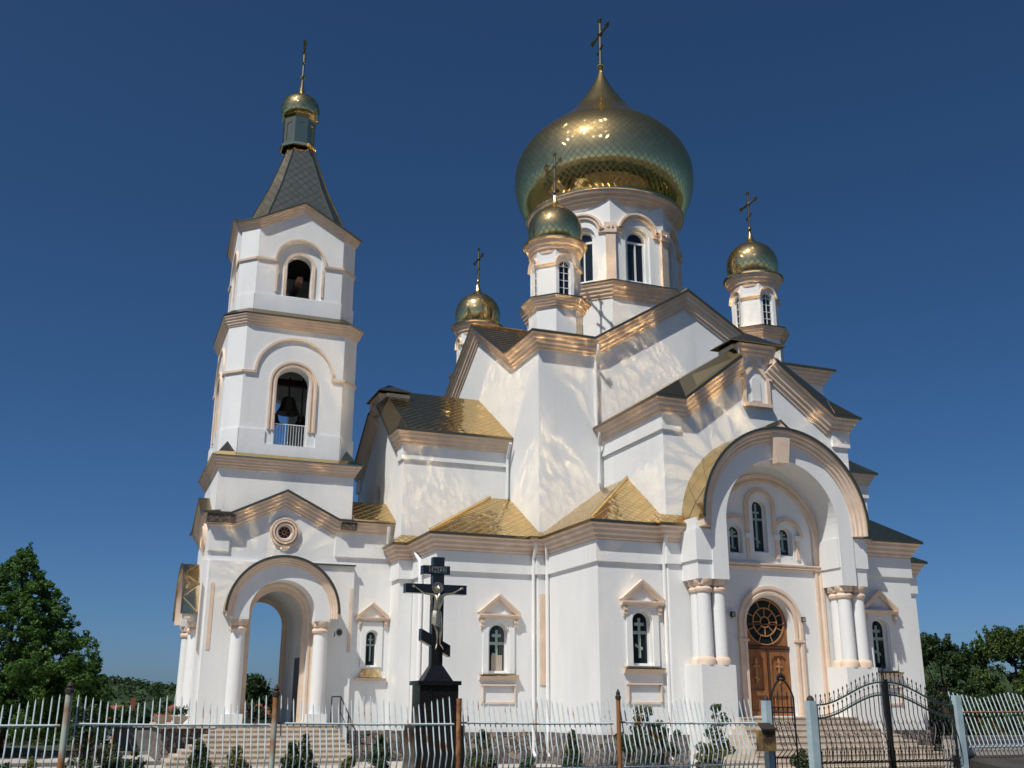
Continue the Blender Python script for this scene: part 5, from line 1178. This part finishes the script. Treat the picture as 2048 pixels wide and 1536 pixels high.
mb = MB(); mb.add([(15.15, 8, -.23), (24, 8, .2), (24, YF+.38, .84), (15.15, YF+.38, .82), (15.15, 8, -.26), (24, 8, -.26), (24, YF+.38, -.3), (15.15, YF+.38, -.3)], [(0, 1, 2, 3), (0, 3, 7, 4), (0, 1, 5, 4), (1, 2, 6, 5)]); tag(mb.build('verge', 'asphalt'), kind='structure')
# low grey wall on the far left, houses
t_ = thing('garden_wall', 'low grey concrete wall left of the bell tower beyond the grass', 'wall', (1, 44, 0)); q = MB(); q.box(Fr((1.9, 44, 0), FS), -.95, 3.2, -.1, .1, -.1, .86); q.build('wall', 'concrete', t_); q = MB(); q.box(Fr((1.9, 44, 0), FS), -.98, 3.2, -.14, .14, .861, .92); q.build('coping', 'pave', t_)
def house(x, y, w_, d, zb, h, rh, lab, wm='frame', rm='redroof'):
    t_ = thing('house', lab, 'house', (x, y, zb)); fr = Fr((x, y, 0), FS)
    q = MB(); q.box(fr, -w_/2, w_/2, -d, 0, zb, zb+h); q.build('walls', wm, t_)
    q = MB(); o = .5; a = [fr.P(-w_/2-o, o, zb+h), fr.P(w_/2+o, o, zb+h), fr.P(w_/2+o, -d-o, zb+h), fr.P(-w_/2-o, -d-o, zb+h)]; r1, r2 = fr.P(-w_/2+d/2-.5, -d/2, zb+h+rh), fr.P(w_/2-d/2+.5, -d/2, zb+h+rh)
    q.add(a+[r1, r2], [(0, 1, 5, 4), (1, 2, 5), (2, 3, 4, 5), (3, 0, 4), (0, 3, 2, 1)]); q.build('roof', rm, t_)
    for s in (-.3, 0, .3):
        q = MB(); q.box(fr, s*w_-.5, s*w_+.5, .002, .04, zb+1, zb+2.2); q.build('window', 'glass', t_)
    q = MB(); q.box(fr, w_*.2, w_*.2+.45, -d/2-.3, -d/2+.3, zb+h+rh*.4, zb+h+rh+.7); q.build('chimney', 'redroof', t_)
house(8.2, 86, 9, 7, -3.4, 3.6, 1.75, 'far house with a broad red hipped roof left of the bell tower')
house(2.6, 112, 6, 6, -4.4, 4.6, 1.4, 'far whitish house behind the low grey wall, farther left than the red roofed house')
house(17.5, 105, 8, 7, -4.3, 4.9, 1.6, 'far house with red roof seen through the bell tower arch', rm='redroof')
house(57, 88, 9, 8, -2.6, 4.4, 1.6, 'far house with reddish roof behind the trees on the right')
# flower pots on the platform
for i, (x_, y_, lab) in enumerate(((2.05, 34.55, 'left stone flower bowl with dark blooms on the platform beside the bell tower'), (2.55, 34.2, 'right stone flower bowl with dark blooms nearest the tower columns'))):
    t_ = thing('flower_pot', lab, 'flower pot', (x_, y_, 1.1)); q = MB(); q.lathe([(.16, 1.1), (.12, 1.16), (.26, 1.3), (.32, 1.36), (.27, 1.36), (.2, 1.3)], (x_, y_, 0), 16); q.build('bowl', 'pot', t_, smooth=True)
    B['pot%d' % i] = t_
# ============================================================ VEGETATION
def leaves(name, m, parent, C, R, n, size, droop=0, up=0, tone=None, flat=.5):
    """n leaf faces scattered in clumps: centres C (k,3), radii R (k,)"""
    C = np.asarray(C, float); R = np.asarray(R, float); k = len(C)
    idx = np.random.choice(k, n, p=(R**2)/(R**2).sum()); d = np.random.normal(size=(n, 3)); d /= np.linalg.norm(d, axis=1)[:, None]
    rad_ = R[idx]*np.random.uniform(.35, 1.0, n)**.5; P = C[idx]+d*rad_[:, None]*np.array([1, 1, .85])
    nn = d*.6+np.random.normal(size=(n, 3))*.6+np.array([0, 0, .5]); nn /= np.linalg.norm(nn, axis=1)[:, None]
    t = np.random.normal(size=(n, 3))+np.array([0, 0, up*2.0]); t -= nn*(t*nn).sum(1)[:, None]; t /= np.linalg.norm(t, axis=1)[:, None]; b = np.cross(nn, t)
    s = size*np.random.uniform(.6, 1.3, n)[:, None]; w_ = s*flat
    v = np.stack([P-t*s, P+b*w_, P+t*s, P-b*w_], 1).reshape(-1, 3)
    off = np.array(parent_origin(parent)) if parent else np.zeros(3)
    me = bpy.data.meshes.new(name); me.vertices.add(4*n); me.vertices.foreach_set('co', (v-off).ravel()); me.loops.add(4*n); me.loops.foreach_set('vertex_index', np.arange(4*n)); me.polygons.add(n); me.polygons.foreach_set('loop_start', np.arange(0, 4*n, 4)); me.polygons.foreach_set('loop_total', np.full(n, 4)); me.update()
    ct = np.random.uniform(0, 1, k); tn = np.clip(ct[idx]*.6+np.random.uniform(0, .4, n)+(0 if tone is None else tone), 0, 1)
    at = me.attributes.new('tone', 'FLOAT', 'POINT'); at.data.foreach_set('value', np.repeat(tn, 4))
    me.materials.append(M[m]); o = bpy.data.objects.new(name, me); COL.objects.link(o)
    if parent: o.parent = parent
    return o
def trunk(parent, base, h, r, branches, m='bark'):
    q = MB(); b = V(base); q.tube([b, b+V((.05*h*random.uniform(-1, 1), 0, h*.5)), b+V((0, 0, h))], r, 8, [r, r*.7, r*.15])
    for e in branches:
        s_ = b+V((0, 0, h*random.uniform(.15, .7))); e = V(e); q.tube([s_, (s_+e)/2+V((0, 0, .2)), e], r*.3, 5, [r*.35, r*.2, r*.05])
    return q.build('trunk', m, parent, smooth=True)
def conic_crown(c, z0, z1, r0, n, jag=.25, rc=.5, shape=.9):
    C = []; R = []
    for i in range(n):
        t = random.random()**1.25; z = z0+(z1-z0)*t; rr = r0*((1-t)**shape)*(.6+.4*min(1, t*6)); a = random.uniform(0, 2*pi); k = random.uniform(.5, 1.0)**.5*rr*random.uniform(1-jag, 1+jag*.6)
        C.append((c[0]+k*cos(a), c[1]+k*sin(a), z)); R.append(rc*(.5+.7*(1-t))*random.uniform(.6, 1.2))
    return C, R
t_ = thing('lime_tree', 'big conical bright green leafy tree at the left edge', 'tree', (-2.6, 42, 0))
C1 = []; R1_ = []
for i in range(1150):
    z = .8+6.2*random.random()**1.15; rr_ = min(3.3, (7.25-z)*.80)*random.uniform(.45, 1.04); a = random.uniform(0, 2*pi); C1.append((-2.8+rr_*cos(a), 42+rr_*sin(a), z)); R1_.append(random.uniform(.2, .44)*(1-.095*z))
C1 += [(-2.63, 42, 7.3), (-2.66, 42, 7.1), (-2.7, 42, 6.85), (-2.6, 42, 6.6)]; R1_ += [.08, .13, .18, .24]
trunk(t_, (-2.7, 42, 0), 6.6, .10, C1[:9]); leaves('crown', 'leaf_lime', t_, C1, R1_, 150000, .06)
t_ = thing('hedge_tree', 'dark shaded bushy tree under the big green tree on the left', 'tree', (-5.5, 45, 0))
C1, R1_ = conic_crown((-6, 46), .3, 5.8, 3.9, 240, rc=.6, shape=.6); trunk(t_, (-6, 46, 0), 4.6, .08, C1[:6]); leaves('crown', 'leaf_dark', t_, C1, R1_, 45000, .09)
def bushy(name, lab, c, h, r, n, nl, m, size=.07, rc=.4, up=0, z0=.2, cat='tree', shoots=0, tr=.1):
    t_ = thing(name, lab, cat, (c[0], c[1], 0)); C = []; R = []
    for i in range(n):
        a = random.uniform(0, 2*pi); t = random.random(); z = z0+(h-z0)*t; k = r*math.sqrt(random.uniform(.1, 1))*math.sin(pi*min(.98, .22+.72*t))**.7; C.append((c[0]+k*cos(a), c[1]+k*sin(a), z)); R.append(rc*random.uniform(.5, 1.2))
    for i in range(shoots):
        a = random.uniform(0, 2*pi); k = r*random.uniform(.1, .8); x0, y0 = c[0]+k*cos(a), c[1]+k*sin(a); L_ = random.uniform(.5, 1.4)*h/5.3
        for j in range(7): C.append((x0+cos(a)*.3*j/7*L_, y0+sin(a)*.3*j/7*L_, h*.86-.5*(k/r)**2*h*.4+L_*j/7)); R.append(.17*(1-j/10)*h/5.3)
    trunk(t_, (c[0], c[1], 0), h*.8, tr, C[:18]); leaves('crown', m, t_, C, R, nl, size, up=up); return t_
bushy('willow_tree', 'pale green tree with upright shoots right of the church, behind the right fence', (43.5, 42), 5.3, 3.3, 110, 34000, 'leaf_willow', .085, .45, up=1.4, shoots=70, tr=.16)
bushy('bushy_tree', 'dark green tree between the church corner and the pale tree with upright shoots', (39.6, 43), 4.9, 2.3, 80, 20000, 'leaf_dark', .08, .42, up=.8, shoots=30, tr=.14)
bushy('willow_tree', 'pale green bushy tree at the right edge', (48.3, 43), 5.3, 3.2, 100, 28000, 'leaf_willow', .085, .45, up=1.2, shoots=50, tr=.16)
bushy('bushy_tree', 'low dark bush behind the right half of the wide gate', (33.5, 34), 2.0, 2.6, 50, 9000, 'leaf_dark', .08, .4, tr=.08)
bushy('bushy_tree', 'dark bush behind the right fence section at the right edge', (39.5, 34.5), 2.6, 3.0, 60, 11000, 'leaf_dark', .08, .45, tr=.08)
bushy('small_tree', 'young loose leafed tree seen through the bell tower arch', (8.1, 60), 3.1, 1.3, 26, 4200, 'leaf_dark', .09, .4, shoots=9, tr=.07)
bushy('small_tree', 'dark round tree behind the young tree in the bell tower arch', (10.6, 66), 1.9, 1.8, 30, 5000, 'leaf_dark', .1, .5, tr=.1)
bushy('small_tree', 'dark tree beside the red roofed house left of the tower', (2.5, 70), 1.2, 2.6, 40, 6000, 'leaf_dark', .11, .6, tr=.1, z0=-1.5)
bushy('small_tree', 'dark bushes on the slope below the far wooded hill', (-2.5, 76), 1.4, 4.4, 60, 8000, 'leaf_dark', .12, .7, tr=.1, z0=-2)
def thuja(c, h, r, lab, m='leaf_thuja', n=46, nl=5200):
    r *= 1.18
    t_ = thing('thuja_shrub', lab, 'shrub', (c[0], c[1], 0), 'young thujas planted along the fence'); C, R = conic_crown(c, .05, h*.93, r, n, rc=.15, jag=.25, shape=.55); C.append((c[0], c[1], h*.92)); R.append(.07)
    trunk(t_, (c[0], c[1], 0), h*.9, .02, C[:8]); leaves('crown', m, t_, C, R, nl, .032, up=.8)
for a in (((2.25, 24), 1.02, .20, 'dark narrow thuja at the left foot of the bell tower stairs'), ((2.65, 21), 1.02, .26, 'olive thuja with a thin top before the left side of the bell tower stairs', 'leaf_gold'), ((3.85, 22), 1.05, .24, 'left of a pair of dark thujas in the middle of the bell tower stairs'), ((4.12, 22.2), 1.18, .22, 'taller right one of the pair of thujas before the bell tower stairs'), ((6.15, 24), 1.10, .26, 'dark thuja just left of the monument base'), ((8.53, 24), 1.22, .28, 'dark thuja before the wall right of the monument, left of the two close drainpipes'), ((8.85, 22), .68, .2, 'tiny dark thuja just showing over the frame bottom left of the two drainpipes'), ((11.7, 26), 1.15, .22, 'slim thuja right of the two close drainpipes'), ((4.55, 20), .82, .2, 'browning small thuja right of the stairs of the bell tower', 'leaf_gold'), ((.82, 20), 1.0, .3, 'loose thuja left of the stone platform'), ((-.78, 20), .88, .22, 'small thuja left of the leftmost fence post', 'leaf_gold'), ((-1.1, 19), .85, .25, 'small dark thuja in the bottom left corner'), ((7.35, 21), .72, .2, 'yellowish little thuja behind the rusty post by the monument', 'leaf_gold')): thuja(*a)
def shrub(c, h, r, lab, m='leaf_rose', n=14, nl=1400, fl=60, name='rose_bush'):
    t_ = thing(name, lab, 'shrub', (c[0], c[1], 0)); C = []; R = []; q = MB()
    for i in range(n):
        a = random.uniform(0, 2*pi); k = r*random.uniform(.1, 1); z = h*random.uniform(.3, 1); p = (c[0]+k*cos(a), c[1]+k*sin(a), z); C.append(p); R.append(.11*random.uniform(.6, 1.3)); q.tube([(c[0], c[1], 0), (c[0]+k*.5*cos(a), c[1]+k*.5*sin(a), z*.6), p], .008, 4)
    q.build('stems', 'bark', t_, split=False); leaves('foliage', m, t_, C, R, nl, .035)
    if fl: leaves('flowers', 'flower', t_, C, [r_*1.1 for r_ in R], fl, .022, flat=.9)
shrub((12.8, 24), 1.72, .38, 'tall airy rose bush before the plinth of the left portal window', n=26, nl=2200)
shrub((14.5, 23.5), 1.85, .34, 'tall rose bush with pale blooms before the left column pedestal', n=22, nl=2000, fl=90)
shrub((13.5, 24.5), 1.3, .42, 'dark leafy bush between the two tall rose bushes', 'leaf_thuja', 24, 2600, 0, 'leafy_bush')
shrub((12.2, 23.6), 1.05, .5, 'wide dark bush behind the slim rusty post', 'leaf_thuja', 24, 2600, 0, 'leafy_bush')
shrub((13.0, 21.5), .86, .34, 'low yellow-green bush left of the mailbox', 'leaf_gold', 22, 2200, 0, 'leafy_bush')
shrub((15.1, 21.0), .75, .3, 'low rambling bush just left of the mailbox post', 'leaf_rose', 16, 1500, 0, 'leafy_bush')
shrub((.02, 21), 1.72, .34, 'tall thin dark sapling right of the leftmost fence post', 'leaf_thuja', 30, 2400, 20, 'sapling')
shrub((.5, 21.6), .95, .35, 'rambling dark rose bush right of the tall thin sapling', 'leaf_rose', 20, 1800, 30)
shrub((17.3, 17.6), 1.3, .25, 'small plant in front of the low wall on the right', 'leaf_rose', 14, 900, 10)
for i in (0, 1):
    t_ = B['pot%d' % i]; x_, y_ = t_.location.x, t_.location.y; leaves('flowers', 'leaf_dark', t_, [(x_+random.uniform(-.2, .2), y_+random.uniform(-.2, .2), 1.5+random.uniform(-.04, .1)) for _ in range(10)], [.12]*10, 900, .03)
# --- hills and far woods all round
def hill(name, cx_, cy_, rx, ry, h, seg=48):
    mb = MB(); vs = []
    for j in range(seg+1):
        for i in range(seg+1):
            u, v = 2*i/seg-1, 2*j/seg-1; d = u*u+v*v; x_, y_ = cx_+u*rx, cy_+v*ry; vs.append((x_, y_, -5+max(0, (1-d))**1.2*(h+5)*(1+.12*sin(x_*.03+1)+.08*sin(y_*.05+x_*.06))))
    mb.add(vs, [(j*(seg+1)+i, j*(seg+1)+i+1, (j+1)*(seg+1)+i+1, (j+1)*(seg+1)+i) for j in range(seg) for i in range(seg)]); return tag(mb.build(name, 'forest', smooth=True), kind='structure'), vs
def woods(hs, name):
    C = []; R = []
    for vs in hs:
        for (x_, y_, z_) in vs:
            if z_ > -4: C.append((x_+random.uniform(-3, 3), y_+random.uniform(-3, 3), z_+.3)); R.append(random.uniform(1.3, 2.1))
    return C, R
hl_ = []
for a in (('hill', -20, 330, 95, 60, 8.2), ('hill', 55, 420, 160, 70, 6.0), ('hill', 250, 330, 130, 90, 22), ('hill', -160, 260, 110, 90, 20)):
    hl_.append(hill(*a)[1])
C1, R1_ = woods(hl_, 'x'); o = leaves('hill_woods', 'leaf_dark', None, C1, R1_, 190000, .42, flat=.8); tag(o, 'dense green woods covering the far hills', 'woods', kind='stuff')
# tree belt and houses behind the viewer and to the sides (they show in the gilded domes)
C1 = []; R1_ = []
for i in range(2200):
    a = random.uniform(pi*.78, pi*2.22); d = random.uniform(30, 110); x_, y_ = 12+d*cos(a), 10+d*sin(a)
    C1.append((x_, y_, random.uniform(1, 9)*random.uniform(.5, 1))); R1_.append(random.uniform(1.5, 3.2))
o = leaves('roadside_woods', 'leaf_dark', None, C1, R1_, 80000, .8, flat=.8); tag(o, 'trees lining the street behind the viewpoint', 'woods', kind='stuff')
